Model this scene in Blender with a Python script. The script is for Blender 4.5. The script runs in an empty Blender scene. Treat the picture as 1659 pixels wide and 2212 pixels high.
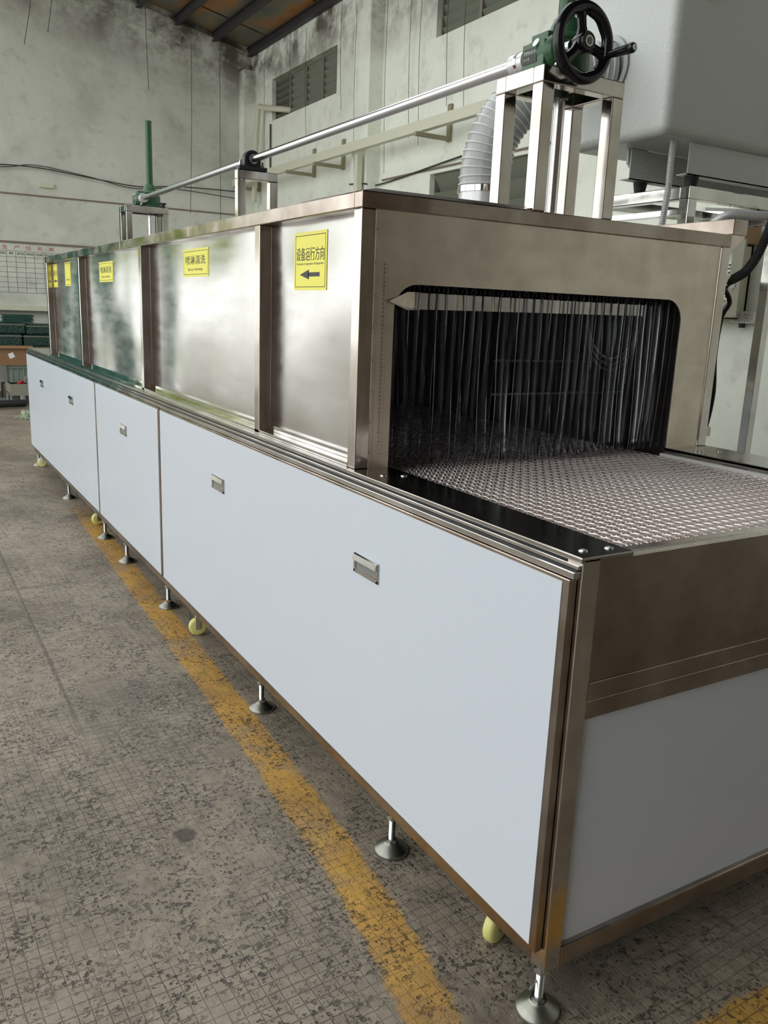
import bpy, bmesh, math, random
from mathutils import Vector, Matrix
random.seed(4)
PI = math.pi
C = bpy.context.scene.collection
SC = bpy.context.scene
# ------------------------------------------------------------------ camera, sky, exposure
cam_d = bpy.data.cameras.new('camera'); cam = bpy.data.objects.new('camera', cam_d); C.objects.link(cam)
yaw, pit, rol, fpx = -0.538644, -0.236067, 0.039514, 1799.07
fw = Vector((math.sin(-yaw)*math.cos(pit), math.cos(yaw)*math.cos(pit), math.sin(pit)))
r0 = fw.cross(Vector((0, 0, 1))).normalized(); u0 = r0.cross(fw)
r2 = r0*math.cos(rol) + u0*math.sin(rol); u2 = -r0*math.sin(rol) + u0*math.cos(rol)
cam.matrix_world = Matrix(((r2.x, u2.x, -fw.x, -0.95479), (r2.y, u2.y, -fw.y, -0.95397), (r2.z, u2.z, -fw.z, 1.37958), (0, 0, 0, 1)))
cam_d.sensor_fit = 'HORIZONTAL'; cam_d.sensor_width = 36; cam_d.lens = fpx/1659*36
cam_d.clip_start = 0.05; cam_d.clip_end = 200
SC.camera = cam
w = bpy.data.worlds.new('sky'); SC.world = w; w.use_nodes = True
w.node_tree.nodes['Background'].inputs[0].default_value = (0.97, 1.0, 0.985, 1)
w.node_tree.nodes['Background'].inputs[1].default_value = 1.0
SC.view_settings.view_transform = 'Standard'; SC.view_settings.look = 'None'
SC.view_settings.gamma = 1; SC.view_settings.use_curve_mapping = False
SC.view_settings.exposure = 1.18
def area_light(name, loc, rot, sx, sy, power, col):
    l = bpy.data.lights.new(name, 'AREA'); l.shape = 'RECTANGLE'; l.size = sx; l.size_y = sy; l.energy = power; l.color = col
    o = bpy.data.objects.new(name, l); C.objects.link(o); o.location = loc; o.rotation_euler = rot; return o
FZ = 0.08      # floor level

# ------------------------------------------------------------------ materials
def NT(m): return m.node_tree.nodes, m.node_tree.links
def newmat(name, col=(0.8, 0.8, 0.8), rough=0.5, metal=0.0, **kw):
    m = bpy.data.materials.new(name); m.use_nodes = True
    b = m.node_tree.nodes['Principled BSDF']
    b.inputs['Base Color'].default_value = (*col, 1); b.inputs['Roughness'].default_value = rough
    b.inputs['Metallic'].default_value = metal
    for k, v in kw.items(): b.inputs[k].default_value = v
    return m
def S(r, g, b):
    f = lambda c: c/12.92 if c <= 0.04045 else ((c+0.055)/1.055)**2.4
    return (f(r/255), f(g/255), f(b/255))
def node(m, t, **kw):
    n = m.node_tree.nodes.new(t)
    for k, v in kw.items():
        if k.startswith('i_'):
            key = k[2:].replace('_', ' ')
            n.inputs[int(key) if key.isdigit() else key].default_value = v
        else: setattr(n, k, v)
    return n
def lk(m, a, b): m.node_tree.links.new(a, b)
def coords(m, scale=(1, 1, 1)):
    g = node(m, 'ShaderNodeNewGeometry'); mp = node(m, 'ShaderNodeMapping')
    mp.inputs['Scale'].default_value = scale
    lk(m, g.outputs['Position'], mp.inputs['Vector']); return mp.outputs['Vector']
def noise(m, scale, detail=3, rough=0.5, vec=None, dist=0.0):
    n = node(m, 'ShaderNodeTexNoise'); n.inputs['Scale'].default_value = scale
    n.inputs['Detail'].default_value = detail; n.inputs['Roughness'].default_value = rough
    n.inputs['Distortion'].default_value = dist
    lk(m, vec if vec is not None else coords(m), n.inputs['Vector']); return n.outputs['Fac']
def ramp(m, fac, stops):
    r = node(m, 'ShaderNodeValToRGB'); e = r.color_ramp.elements
    while len(e) < len(stops): e.new(0.5)
    for el, (p, c) in zip(e, stops): el.position = p; el.color = (*c, 1)
    lk(m, fac, r.inputs['Fac']); return r.outputs['Color']
def math_(m, op, a, b=None, clamp=False):
    n = node(m, 'ShaderNodeMath', operation=op); n.use_clamp = clamp
    for i, v in enumerate((a, b)):
        if v is None: continue
        if isinstance(v, (int, float)): n.inputs[i].default_value = v
        else: lk(m, v, n.inputs[i])
    return n.outputs[0]
def mixc(m, fac, a, b, mode='MIX'):
    n = node(m, 'ShaderNodeMix', data_type='RGBA', blend_type=mode)
    for i, v in ((0, fac), (6, a), (7, b)):
        if isinstance(v, (int, float)): n.inputs[i].default_value = v
        elif isinstance(v, tuple): n.inputs[i].default_value = (*v, 1)
        else: lk(m, v, n.inputs[i])
    return n.outputs[2]
def setc(m, name, sock): lk(m, sock, m.node_tree.nodes['Principled BSDF'].inputs[name])
def bump(m, h, strength, dist, prev=None):
    b = node(m, 'ShaderNodeBump'); b.inputs['Strength'].default_value = strength; b.inputs['Distance'].default_value = dist
    lk(m, h, b.inputs['Height'])
    if prev is not None: lk(m, prev, b.inputs['Normal'])
    setc(m, 'Normal', b.outputs['Normal']); return b.outputs['Normal']
def steel(name, col, r0_, r1_, wav=0.0, wscale=4.0, streak=(30, 2, 30), tint=None):
    m = newmat(name, col, r0_, 1.0)
    v = coords(m, streak)
    f = noise(m, 2.0, 4, 0.6, v)
    rr = node(m, 'ShaderNodeMapRange'); rr.inputs['To Min'].default_value = r0_; rr.inputs['To Max'].default_value = r1_
    rr.inputs['From Min'].default_value = 0.3; rr.inputs['From Max'].default_value = 0.7
    lk(m, f, rr.inputs['Value']); setc(m, 'Roughness', rr.outputs[0])
    g = noise(m, 6.0, 3, 0.6)
    t = tint or tuple(c*0.8 for c in col)
    setc(m, 'Base Color', ramp(m, g, [(0.35, t), (0.62, col)]))
    if wav > 0:
        h = noise(m, wscale, 0, 0.4); n1 = bump(m, h, 1.0, wav)
    return m
M = {}
M['tube'] = steel('polished_stainless_tube', (0.48, 0.415, 0.365), 0.10, 0.28, 0.0012, 7, (6, 3, 6), (0.31, 0.25, 0.205))
M['tube_v'] = steel('polished_stainless_post', (0.66, 0.62, 0.58), 0.06, 0.2, 0.001, 6, (20, 20, 2), (0.52, 0.46, 0.40))
M['mirror'] = steel('mirror_stainless', (0.70, 0.68, 0.65), 0.04, 0.12, 0.0012, 6, (4, 4, 4))
M['plate'] = steel('brushed_stainless_front', (0.78, 0.69, 0.60), 0.28, 0.40, 0.0, 4, (3, 3, 14), (0.63, 0.54, 0.46))
M['frontsheet'] = steel('brown_stainless_sheet', (0.38, 0.31, 0.26), 0.32, 0.44, 0.0, 4, (3, 3, 10), (0.27, 0.215, 0.175))  # browner and darker tone than the hood front plate
M['side'] = steel('wavy_stainless_sheet', (0.56, 0.54, 0.52), 0.15, 0.25, 0.035, 1.9, (2, 2, 12), (0.52, 0.50, 0.48))
M['inner'] = steel('dark_interior_steel', (0.30, 0.28, 0.26), 0.35, 0.5)
M['lip'] = steel('satin_rolled_lip', (0.80, 0.74, 0.68), 0.22, 0.34)
M['deck'] = steel('polished_deck_plate', (0.50, 0.47, 0.44), 0.12, 0.2, 0.0006, 5, (8, 3, 8))
M['wire'] = newmat('belt_wire', (1.0, 0.93, 0.92), 0.24, 0.62)
M['zinc'] = newmat('zinc_plated_steel', (0.60, 0.64, 0.64), 0.3, 1.0)
M['footcast'] = steel('cast_steel_foot', (0.33, 0.33, 0.29), 0.3, 0.45)
M['brushed'] = newmat('bright_steel_shaft', (0.70, 0.70, 0.72), 0.2, 1.0)
def film_mat(name, col, rough):
    m = newmat(name, col, rough, 0.0); m.node_tree.nodes['Principled BSDF'].inputs['Specular IOR Level'].default_value = 0.5
    n = noise(m, 700, 1); setc(m, 'Base Color', ramp(m, n, [(0.3, tuple(c*0.93 for c in col)), (0.7, col)]))
    bump(m, noise(m, 2.5, 1), 1.0, 0.003); return m
M['film'] = film_mat('white_protective_film', (0.66, 0.705, 0.78), 0.22)
M['black_gloss'] = newmat('black_bakelite', (0.006, 0.006, 0.009), 0.16)
M['black'] = newmat('black_rubber', (0.012, 0.012, 0.014), 0.55)
M['black_met'] = newmat('black_cast_housing', (0.02, 0.022, 0.024), 0.4)
M['green'] = newmat('green_enamel', (0.035, 0.105, 0.045), 0.3); bump(M['green'], noise(M['green'], 60, 3), 0.4, 0.002)
M['yellow'] = newmat('yellow_sticker_vinyl', (0.86, 0.80, 0.07), 0.35)
M['ink'] = newmat('black_print', (0.025, 0.025, 0.02), 0.5)
M['redink'] = newmat('red_print', (0.45, 0.03, 0.03), 0.6)
M['greyink'] = newmat('grey_print', (0.10, 0.09, 0.08), 0.5)
M['wheel'] = newmat('yellow_nylon', (0.74, 0.70, 0.25), 0.35)
M['fan'] = newmat('grey_hammered_paint', (0.40, 0.43, 0.41), 0.36)
setc(M['fan'], 'Base Color', ramp(M['fan'], noise(M['fan'], 260, 2), [(0.35, (0.50, 0.53, 0.50)), (0.7, (0.66, 0.69, 0.66))]))
bump(M['fan'], noise(M['fan'], 300, 1), 0.35, 0.0008)
M['cream'] = newmat('cream_painted_steel', (0.66, 0.655, 0.52), 0.5)
M['bracket'] = newmat('olive_bracket_steel', (0.30, 0.27, 0.17), 0.55)
M['grey_metal'] = newmat('grey_painted_steel', (0.20, 0.205, 0.19), 0.5)
M['sheet_door'] = newmat('dull_grey_door_paint', (0.26, 0.25, 0.20), 0.5)
M['white_plastic'] = newmat('white_plastic', (0.72, 0.72, 0.68), 0.35)
M['cardboard'] = newmat('cardboard', (0.25, 0.145, 0.075), 0.8)
M['paper'] = newmat('paper_label', (0.8, 0.8, 0.78), 0.7)
M['orange'] = newmat('orange_print', (0.75, 0.28, 0.03), 0.6)
M['tarp'] = newmat('dark_green_canvas', (0.012, 0.045, 0.035), 0.6); bump(M['tarp'], noise(M['tarp'], 30, 4), 1, 0.03)
M['net'] = newmat('green_netting', (0.02, 0.10, 0.085), 0.6)
M['grey_crate'] = newmat('grey_green_plastic', (0.19, 0.26, 0.23), 0.45)
M['bin_green'] = newmat('green_plastic', (0.01, 0.16, 0.03), 0.4)
M['blue'] = newmat('blue_plastic', (0.02, 0.07, 0.30), 0.4)
M['red'] = newmat('red_plastic', (0.45, 0.02, 0.03), 0.4)
M['pvc'] = newmat('grey_pvc', (0.22, 0.25, 0.25), 0.4)
M['straw'] = newmat('pale_green_straps', (0.42, 0.50, 0.36), 0.6)
M['dark_wood'] = newmat('dirty_board', (0.10, 0.085, 0.065), 0.7)
M['ink_wire'] = newmat('dark_wire', (0.05, 0.05, 0.045), 0.7)
M['purlin'] = newmat('dark_roof_steel', (0.045, 0.04, 0.045), 0.6)
M['alu'] = newmat('window_aluminium', (0.28, 0.27, 0.22), 0.5, 0.4)
M['louver'] = newmat('dusty_louver_glass', (0.19, 0.205, 0.16), 0.3)
M['lamp'] = newmat('fluorescent_tube', (1, 1, 1), 0.5, 0.0)
M['lamp'].node_tree.nodes['Principled BSDF'].inputs['Emission Color'].default_value = (0.95, 0.97, 1, 1)
M['lamp'].node_tree.nodes['Principled BSDF'].inputs['Emission Strength'].default_value = 4
M['dark_glass'] = newmat('dark_glass', (0.015, 0.02, 0.025), 0.08)
M['bluetarp'] = newmat('blue_sheet', (0.02, 0.14, 0.5), 0.5)
M['leaf'] = newmat('hedge_leaves', (0.22, 0.30, 0.06), 0.7)
setc(M['leaf'], 'Base Color', ramp(M['leaf'], noise(M['leaf'], 5, 4), [(0.35, (0.05, 0.14, 0.03)), (0.55, (0.35, 0.42, 0.1)), (0.7, (0.6, 0.5, 0.15))]))
M['yard'] = newmat('yard_concrete', (0.38, 0.37, 0.34), 0.9)
M['door_green'] = newmat('green_door_paint', (0.01, 0.13, 0.10), 0.5)

# wavier look nearer the tabletop of the hood side sheets is only bump; clear curtain strips
m = bpy.data.materials.new('clear_pvc'); m.use_nodes = True; M['pvc_clear'] = m
nd, ln = NT(m); nd.clear()
out = node(m, 'ShaderNodeOutputMaterial'); tr = node(m, 'ShaderNodeBsdfTransparent'); gl = node(m, 'ShaderNodeBsdfGlossy'); df = node(m, 'ShaderNodeBsdfTranslucent')
tr.inputs[0].default_value = (0.93, 0.95, 0.98, 1); gl.inputs['Roughness'].default_value = 0.08; gl.inputs[0].default_value = (0.9, 0.92, 1, 1)
df.inputs[0].default_value = (0.5, 0.56, 0.66, 1)
mx = node(m, 'ShaderNodeMixShader'); fr = node(m, 'ShaderNodeFresnel'); fr.inputs[0].default_value = 1.22
mx2 = node(m, 'ShaderNodeMixShader'); mx2.inputs[0].default_value = 0.006
bp = node(m, 'ShaderNodeBump'); bp.inputs['Strength'].default_value = 0.5; bp.inputs['Distance'].default_value = 0.003
lk(m, noise(m, 3, 1, 0.5, coords(m, (14, 14, 0.8))), bp.inputs['Height'])
lk(m, bp.outputs[0], gl.inputs['Normal'])
lk(m, tr.outputs[0], mx2.inputs[1]); lk(m, df.outputs[0], mx2.inputs[2])
lk(m, fr.outputs[0], mx.inputs[0]); lk(m, mx2.outputs[0], mx.inputs[1]); lk(m, gl.outputs[0], mx.inputs[2]); lk(m, mx.outputs[0], out.inputs[0])
M['pvc_edge_glint'] = newmat('pvc_edge_highlight', (0.62, 0.52, 0.47), 0.3)  # pale strip edges, their highlight put into the colour

# hose: grey ribs
M['hose'] = newmat('grey_clear_hose', (0.46, 0.48, 0.48), 0.16); M['rib'] = newmat('white_spiral_rib', (0.72, 0.74, 0.72), 0.3)
M['conduit'] = newmat('galvanised_conduit', (0.72, 0.73, 0.73), 0.3, 0.4)

# plaster walls
def plaster(name, base, stain, dark):
    m = newmat(name, base, 0.85)
    n1 = noise(m, 0.9, 8, 0.62, dist=0.4); n2 = noise(m, 5, 5, 0.6)
    c = ramp(m, n1, [(0.32, stain), (0.5, base), (0.75, tuple(min(1, x*1.08) for x in base))])
    c = mixc(m, ramp(m, n2, [(0.30, (0.35,)*3), (0.46, (0, 0, 0))]), c, dark)
    sx = node(m, 'ShaderNodeSeparateXYZ'); lk(m, coords(m), sx.inputs[0])
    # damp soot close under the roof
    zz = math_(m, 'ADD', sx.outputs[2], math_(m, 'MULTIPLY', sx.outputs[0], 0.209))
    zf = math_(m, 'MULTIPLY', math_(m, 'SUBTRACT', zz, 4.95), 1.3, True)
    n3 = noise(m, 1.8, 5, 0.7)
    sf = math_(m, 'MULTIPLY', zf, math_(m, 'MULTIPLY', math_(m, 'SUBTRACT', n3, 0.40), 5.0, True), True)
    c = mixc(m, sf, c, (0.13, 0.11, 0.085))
    setc(m, 'Base Color', c)
    b1 = bump(m, n2, 0.5, 0.02); bump(m, noise(m, 1.2, 3), 0.6, 0.08, b1)
    return m
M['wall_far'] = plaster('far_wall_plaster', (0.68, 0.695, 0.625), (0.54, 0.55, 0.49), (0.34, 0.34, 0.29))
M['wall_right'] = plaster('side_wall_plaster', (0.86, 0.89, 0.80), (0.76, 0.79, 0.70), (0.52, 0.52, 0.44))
M['wall_back'] = newmat('brown_back_wall', (0.23, 0.18, 0.145), 0.9)

# roof sheets with rust
m = newmat('rusty_roof_sheet', (0.3, 0.25, 0.2), 0.7, 0.0); M['roof'] = m
n1 = noise(m, 1.6, 5, 0.6, coords(m, (1, 0.35, 1)))
c = ramp(m, n1, [(0.36, (0.15, 0.17, 0.15)), (0.47, (0.24, 0.21, 0.15)), (0.54, (0.42, 0.20, 0.07)), (0.68, (0.30, 0.12, 0.04))])
setc(m, 'Base Color', c)

# stamped concrete floor with yellow lane lines
m = newmat('stamped_concrete', (0.25, 0.22, 0.18), 0.6); M['floor'] = m
P3 = coords(m); sx = node(m, 'ShaderNodeSeparateXYZ'); lk(m, P3, sx.inputs[0]); X, Y = sx.outputs[0], sx.outputs[1]
rot = node(m, 'ShaderNodeVectorRotate', rotation_type='Z_AXIS'); rot.inputs['Angle'].default_value = -0.04
wob = node(m, 'ShaderNodeTexNoise'); wob.inputs['Scale'].default_value = 3; lk(m, P3, wob.inputs['Vector'])
va = node(m, 'ShaderNodeVectorMath', operation='MULTIPLY_ADD'); lk(m, wob.outputs['Color'], va.inputs[0]); va.inputs[1].default_value = (0.012, 0.012, 0); lk(m, P3, va.inputs[2])
lk(m, va.outputs[0], rot.inputs[0]); sg = node(m, 'ShaderNodeSeparateXYZ'); lk(m, rot.outputs[0], sg.inputs[0])
def gridline(axis, step, wd):
    a = math_(m, 'PINGPONG', sg.outputs[axis], step/2)   # 0 at the line
    return math_(m, 'SUBTRACT', 1.0, math_(m, 'DIVIDE', a, wd), True)
gx = gridline(0, 0.027, 0.0017); gy = gridline(1, 0.027, 0.0017)
grid = math_(m, 'MAXIMUM', gx, gy)
wear = ramp(m, noise(m, 2.2, 4, 0.6), [(0.38, (0.05,)*3), (0.56, (1, 1, 1))])
grid = math_(m, 'MULTIPLY', grid, wear)
vo = node(m, 'ShaderNodeTexVoronoi'); vo.inputs['Scale'].default_value = 78; lk(m, P3, vo.inputs['Vector']); vo.inputs['Randomness'].default_value = 1
pitmask = math_(m, 'MULTIPLY', math_(m, 'SUBTRACT', noise(m, 9, 5, 0.65), 0.37), 5.0, True)
svc = node(m, 'ShaderNodeSeparateColor'); lk(m, vo.outputs['Color'], svc.inputs[0])
pr_ = math_(m, 'MULTIPLY', svc.outputs[0], 0.62)
pits = math_(m, 'MULTIPLY', math_(m, 'MULTIPLY', math_(m, 'SUBTRACT', math_(m, 'SUBTRACT', pr_, 0.20), vo.outputs['Distance']), 7.0, True), pitmask, True)
clump = math_(m, 'MULTIPLY', math_(m, 'SUBTRACT', noise(m, 80, 3, 0.7), 0.55), 12.0, True)
clump = math_(m, 'MULTIPLY', clump, pitmask)
pits = math_(m, 'MAXIMUM', pits, clump)
base = ramp(m, noise(m, 1.7, 7, 0.65), [(0.32, (0.13, 0.103, 0.076)), (0.5, (0.28, 0.232, 0.176)), (0.70, (0.42, 0.355, 0.275))])
base = mixc(m, 0.5, base, ramp(m, noise(m, 28, 4, 0.7), [(0.3, (0.16, 0.13, 0.098)), (0.7, (0.42, 0.36, 0.28))]))
# stripe along the machine: x = -0.115+0.033y-0.08exp(-3y)
ce = math_(m, 'ADD', math_(m, 'MULTIPLY', Y, 0.033), -0.115)
ce = math_(m, 'SUBTRACT', ce, math_(m, 'MULTIPLY', math_(m, 'EXPONENT', math_(m, 'MULTIPLY', math_(m, 'MAXIMUM', Y, 0.0), -3.0)), 0.08))
dx = math_(m, 'ABSOLUTE', math_(m, 'SUBTRACT', X, ce))
edge = math_(m, 'MULTIPLY', math_(m, 'SUBTRACT', noise(m, 25, 5, 0.7), 0.5), 0.05)
s1 = math_(m, 'MULTIPLY', math_(m, 'SUBTRACT', math_(m, 'ADD', 0.063, edge), dx), 60.0, True)
s1 = math_(m, 'MULTIPLY', s1, math_(m, 'MULTIPLY', math_(m, 'SUBTRACT', 4.6, Y), 2.0, True))
s1 = math_(m, 'MULTIPLY', s1, math_(m, 'MULTIPLY', math_(m, 'ADD', Y, 0.30), 20.0, True))
dy = math_(m, 'ABSOLUTE', math_(m, 'ADD', Y, 0.205))
s2 = math_(m, 'MULTIPLY', math_(m, 'SUBTRACT', math_(m, 'ADD', 0.07, edge), dy), 60.0, True)
s2 = math_(m, 'MULTIPLY', s2, math_(m, 'MULTIPLY', math_(m, 'SUBTRACT', X, -0.15), 8.0, True))
st = math_(m, 'MAXIMUM', s1, s2)
st = math_(m, 'MULTIPLY', st, ramp(m, noise(m, 7, 5, 0.65), [(0.33, (0.35,)*3), (0.52, (0.9,)*3)]))
c = mixc(m, st, base, mixc(m, noise(m, 12, 3), (0.50, 0.24, 0.035), (0.72, 0.42, 0.07)))
dirt = ramp(m, noise(m, 1.3, 5, 0.7), [(0.36, (1, 1, 1)), (0.5, (0, 0, 0))])
c = mixc(m, math_(m, 'MULTIPLY', dirt, 0.5), c, (0.09, 0.075, 0.06))
c = mixc(m, math_(m, 'MULTIPLY', grid, 0.36), c, (0.075, 0.062, 0.05))
c = mixc(m, math_(m, 'MULTIPLY', pits, 0.85), c, (0.04, 0.034, 0.028))
# slab joints: long seam and a cross joint
def seam(u, pos, wdt):
    a = math_(m, 'ABSOLUTE', math_(m, 'SUBTRACT', u, pos))
    a = math_(m, 'ADD', a, math_(m, 'MULTIPLY', math_(m, 'SUBTRACT', noise(m, 14, 4, 0.7), 0.5), 0.03))
    return math_(m, 'SUBTRACT', 1.0, math_(m, 'DIVIDE', math_(m, 'ABSOLUTE', a), wdt), True)
se = math_(m, 'MAXIMUM', seam(X, -0.53, 0.012), math_(m, 'MAXIMUM', seam(Y, 3.0, 0.02), seam(Y, 1.45, 0.008)))
se = math_(m, 'MULTIPLY', se, math_(m, 'MULTIPLY', math_(m, 'SUBTRACT', -0.1, X), 3.0, True))
se = math_(m, 'MULTIPLY', se, math_(m, 'MULTIPLY', math_(m, 'SUBTRACT', Y, 1.2), 2.0, True))
c = mixc(m, math_(m, 'MULTIPLY', se, 0.6), c, (0.06, 0.05, 0.04))
# oily hole patch
pd = node(m, 'ShaderNodeVectorMath', operation='DISTANCE'); lk(m, P3, pd.inputs[0]); pd.inputs[1].default_value = (-0.41, 0.867, FZ)
hole = math_(m, 'MULTIPLY', math_(m, 'SUBTRACT', math_(m, 'ADD', 0.035, math_(m, 'MULTIPLY', edge, 1.0)), pd.outputs['Value']), 80.0, True)
c = mixc(m, math_(m, 'MULTIPLY', hole, 0.75), c, (0.045, 0.035, 0.03))
setc(m, 'Base Color', c)
h = math_(m, 'SUBTRACT', 1.0, math_(m, 'MAXIMUM', math_(m, 'MULTIPLY', grid, 0.5), math_(m, 'MAXIMUM', pits, se)))
b1 = bump(m, h, 1.0, 0.004); bump(m, noise(m, 60, 4, 0.7), 0.5, 0.004, b1)
setc(m, 'Roughness', ramp(m, noise(m, 3, 4), [(0.3, (0.42,)*3), (0.7, (0.68,)*3)]))

# ------------------------------------------------------------------ mesh helpers
class MB:
    def __init__(s): s.v = []; s.f = []; s.sm = []
    def add(s, vs, fs, sm=False):
        n = len(s.v); s.v += [tuple(v) for v in vs]; s.f += [tuple(n+i for i in f) for f in fs]; s.sm += [sm]*len(fs); return s
    def box(s, x0, x1, y0, y1, z0, z1):
        vs = [(x, y, z) for x in (x0, x1) for y in (y0, y1) for z in (z0, z1)]
        return s.add(vs, [(0, 1, 3, 2), (4, 6, 7, 5), (0, 4, 5, 1), (2, 3, 7, 6), (0, 2, 6, 4), (1, 5, 7, 3)])
    def obox(s, c, ax, ay, az):      # oriented box: centre and half-axis vectors
        c, ax, ay, az = map(Vector, (c, ax, ay, az))
        vs = [c + ax*i + ay*j + az*k for i in (-1, 1) for j in (-1, 1) for k in (-1, 1)]
        return s.add(vs, [(0, 1, 3, 2), (4, 6, 7, 5), (0, 4, 5, 1), (2, 3, 7, 6), (0, 2, 6, 4), (1, 5, 7, 3)])
    def tube(s, pts, r, n=12, caps=True, sm=True, rs=None):
        pts = [Vector(p) for p in pts]; rings = []; ref = None
        for i, p in enumerate(pts):
            d = (pts[min(i+1, len(pts)-1)] - pts[max(i-1, 0)]).normalized()
            if ref is None: ref = d.orthogonal().normalized()
            ref = (ref - d*ref.dot(d)).normalized(); b = d.cross(ref)
            rr = rs[i] if rs else r
            rings.append([p + (ref*math.cos(2*PI*k/n) + b*math.sin(2*PI*k/n))*rr for k in range(n)])
        base = len(s.v); vs = [v for rg in rings for v in rg]
        fs = [(i*n+k, i*n+(k+1) % n, (i+1)*n+(k+1) % n, (i+1)*n+k) for i in range(len(pts)-1) for k in range(n)]
        s.add(vs, fs, sm)
        if caps: 
            s.f += [tuple(base+k for k in range(n))[::-1], tuple(base+(len(pts)-1)*n+k for k in range(n))]; s.sm += [False, False]
        return s
    def cyl(s, a, b, r, n=16, r2_=None, sm=True): return s.tube([a, b], r, n, rs=[r, r2_ if r2_ is not None else r], sm=sm)
    def lathe(s, c, axis, prof, n=24, sm=True):   # prof: (dist along axis, radius)
        c = Vector(c); a = Vector(axis).normalized(); u = a.orthogonal().normalized(); v = a.cross(u)
        vs = [c + a*h + (u*math.cos(2*PI*k/n) + v*math.sin(2*PI*k/n))*r for h, r in prof for k in range(n)]
        fs = [(i*n+k, i*n+(k+1) % n, (i+1)*n+(k+1) % n, (i+1)*n+k) for i in range(len(prof)-1) for k in range(n)]
        return s.add(vs, fs, sm)
    def prism(s, pts, vec):          # polygon (3D points) extruded by vec
        n = len(pts); v = Vector(vec); vs = [Vector(p) for p in pts] + [Vector(p)+v for p in pts]
        return s.add(vs, [tuple(range(n))[::-1], tuple(range(n, 2*n))] + [(i, (i+1) % n, n+(i+1) % n, n+i) for i in range(n)])
    def sphere(s, c, r, n=12, sc=(1, 1, 1)):
        prof = [(-math.cos(PI*i/n)*r, math.sin(PI*i/n)*r) for i in range(n+1)]
        b = len(s.v); s.lathe((0, 0, 0), (0, 0, 1), prof, n*2)
        for i in range(b, len(s.v)):
            x, y, z = s.v[i]; s.v[i] = (c[0]+x*sc[0], c[1]+y*sc[1], c[2]+z*sc[2])
        return s
    def build(s, name, mat, parent=None, label=None, bevel=0, kind=None):
        me = bpy.data.meshes.new(name); me.from_pydata(s.v, [], s.f)
        bm = bmesh.new(); bm.from_mesh(me)
        for f, q in zip(bm.faces, s.sm): f.smooth = q
        bmesh.ops.recalc_face_normals(bm, faces=bm.faces); bm.to_mesh(me); bm.free()
        if any(s.sm): me.set_sharp_from_angle(angle=0.7)
        me.materials.append(M[mat] if isinstance(mat, str) else mat)
        o = bpy.data.objects.new(name, me); C.objects.link(o)
        if parent: o.parent = parent
        if label: o['label'] = label
        if kind: o['kind'] = kind
        if bevel:
            b = o.modifiers.new('bevel', 'BEVEL'); b.width = bevel; b.segments = 2; b.limit_method = 'ANGLE'; b.angle_limit = 0.6
        return o
def tag(o, label, cat, group=None):
    o['label'] = label; o['category'] = cat
    if group: o['group'] = group
    return o
def empty(name, label, cat, loc=(0, 0, 0), group=None):
    o = bpy.data.objects.new(name, None); C.objects.link(o); o.empty_display_size = 0.1
    return tag(o, label, cat, group)
def struct(o): o['kind'] = 'structure'; return o
def copy_tree(o, off, parent=None):
    c = o.copy(); C.objects.link(c); c.parent = parent
    c.location = Vector(o.location) + Vector(off)
    for ch in o.children: copy_tree(ch, (0, 0, 0), c)
    return c
def text_mesh(items, name, mat, parent=None):
    """items: (string, origin, right vector, up vector, width, height) -> one flat mesh of lettering"""
    V = []; Fc = []
    dg = None
    for (body, org, rt, up, wd, ht) in items:
        cu = bpy.data.curves.new('t', 'FONT'); cu.body = body; cu.resolution_u = 3; cu.fill_mode = 'FRONT'
        ob = bpy.data.objects.new('t', cu); C.objects.link(ob)
        dg = bpy.context.evaluated_depsgraph_get(); me = ob.evaluated_get(dg).to_mesh()
        if len(me.vertices):
            xs = [v.co.x for v in me.vertices]; ys = [v.co.y for v in me.vertices]
            x0, x1, y0, y1 = min(xs), max(xs), min(ys), max(ys); n = len(V)
            org_, rt_, up_ = Vector(org), Vector(rt), Vector(up)
            for v in me.vertices:
                V.append(org_ + rt_*((v.co.x-x0)/max(1e-6, x1-x0)*wd) + up_*((v.co.y-y0)/max(1e-6, y1-y0)*ht))
            Fc += [tuple(n+i for i in p.vertices) for p in me.polygons]
        ob.evaluated_get(dg).to_mesh_clear(); bpy.data.objects.remove(ob); bpy.data.curves.remove(cu)
    me = bpy.data.meshes.new(name); me.from_pydata([tuple(v) for v in V], [], Fc); me.materials.append(M[mat])
    o = bpy.data.objects.new(name, me); C.objects.link(o)
    if parent: o.parent = parent
    return o
def bez(pts, n=24):
    """Catmull-Rom through points"""
    P = [Vector(p) for p in pts]; P = [P[0]*2-P[1]] + P + [P[-1]*2-P[-2]]; out = []
    for i in range(1, len(P)-2):
        for k in range(n):
            t = k/n; a, b, c, d = P[i-1:i+3]
            out.append(0.5*((2*b)+(c-a)*t+(2*a-5*b+4*c-d)*t*t+(3*b-a-3*c+d)*t**3))
    out.append(P[-2]); return out

# ------------------------------------------------------------------ room shell
EX, FY = 4.14, 12.0
def roof_z(x): return 5.035 + 0.209*(4.146-x)
struct(MB().box(-4.6, 4.3, -5.2, 12.2, FZ-0.2, FZ).build('floor', 'floor'))
struct(MB().box(-40, -4.6, -20, 30, FZ-0.3, FZ-0.02).build('trim_1', 'yard'))
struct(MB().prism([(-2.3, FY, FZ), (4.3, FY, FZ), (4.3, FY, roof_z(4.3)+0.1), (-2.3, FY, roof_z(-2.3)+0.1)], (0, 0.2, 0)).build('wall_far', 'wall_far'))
# raised plaster band following the roof slope
struct(MB().prism([(-2.3, FY-0.05, 6.09), (4.02, FY-0.05, 4.793), (4.14, FY-0.05, 4.77), (4.14, FY-0.05, roof_z(4.14)), (-2.3, FY-0.05, roof_z(-2.3))], (0, 0.06, 0)).build('trim_2', 'wall_far'))
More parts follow.
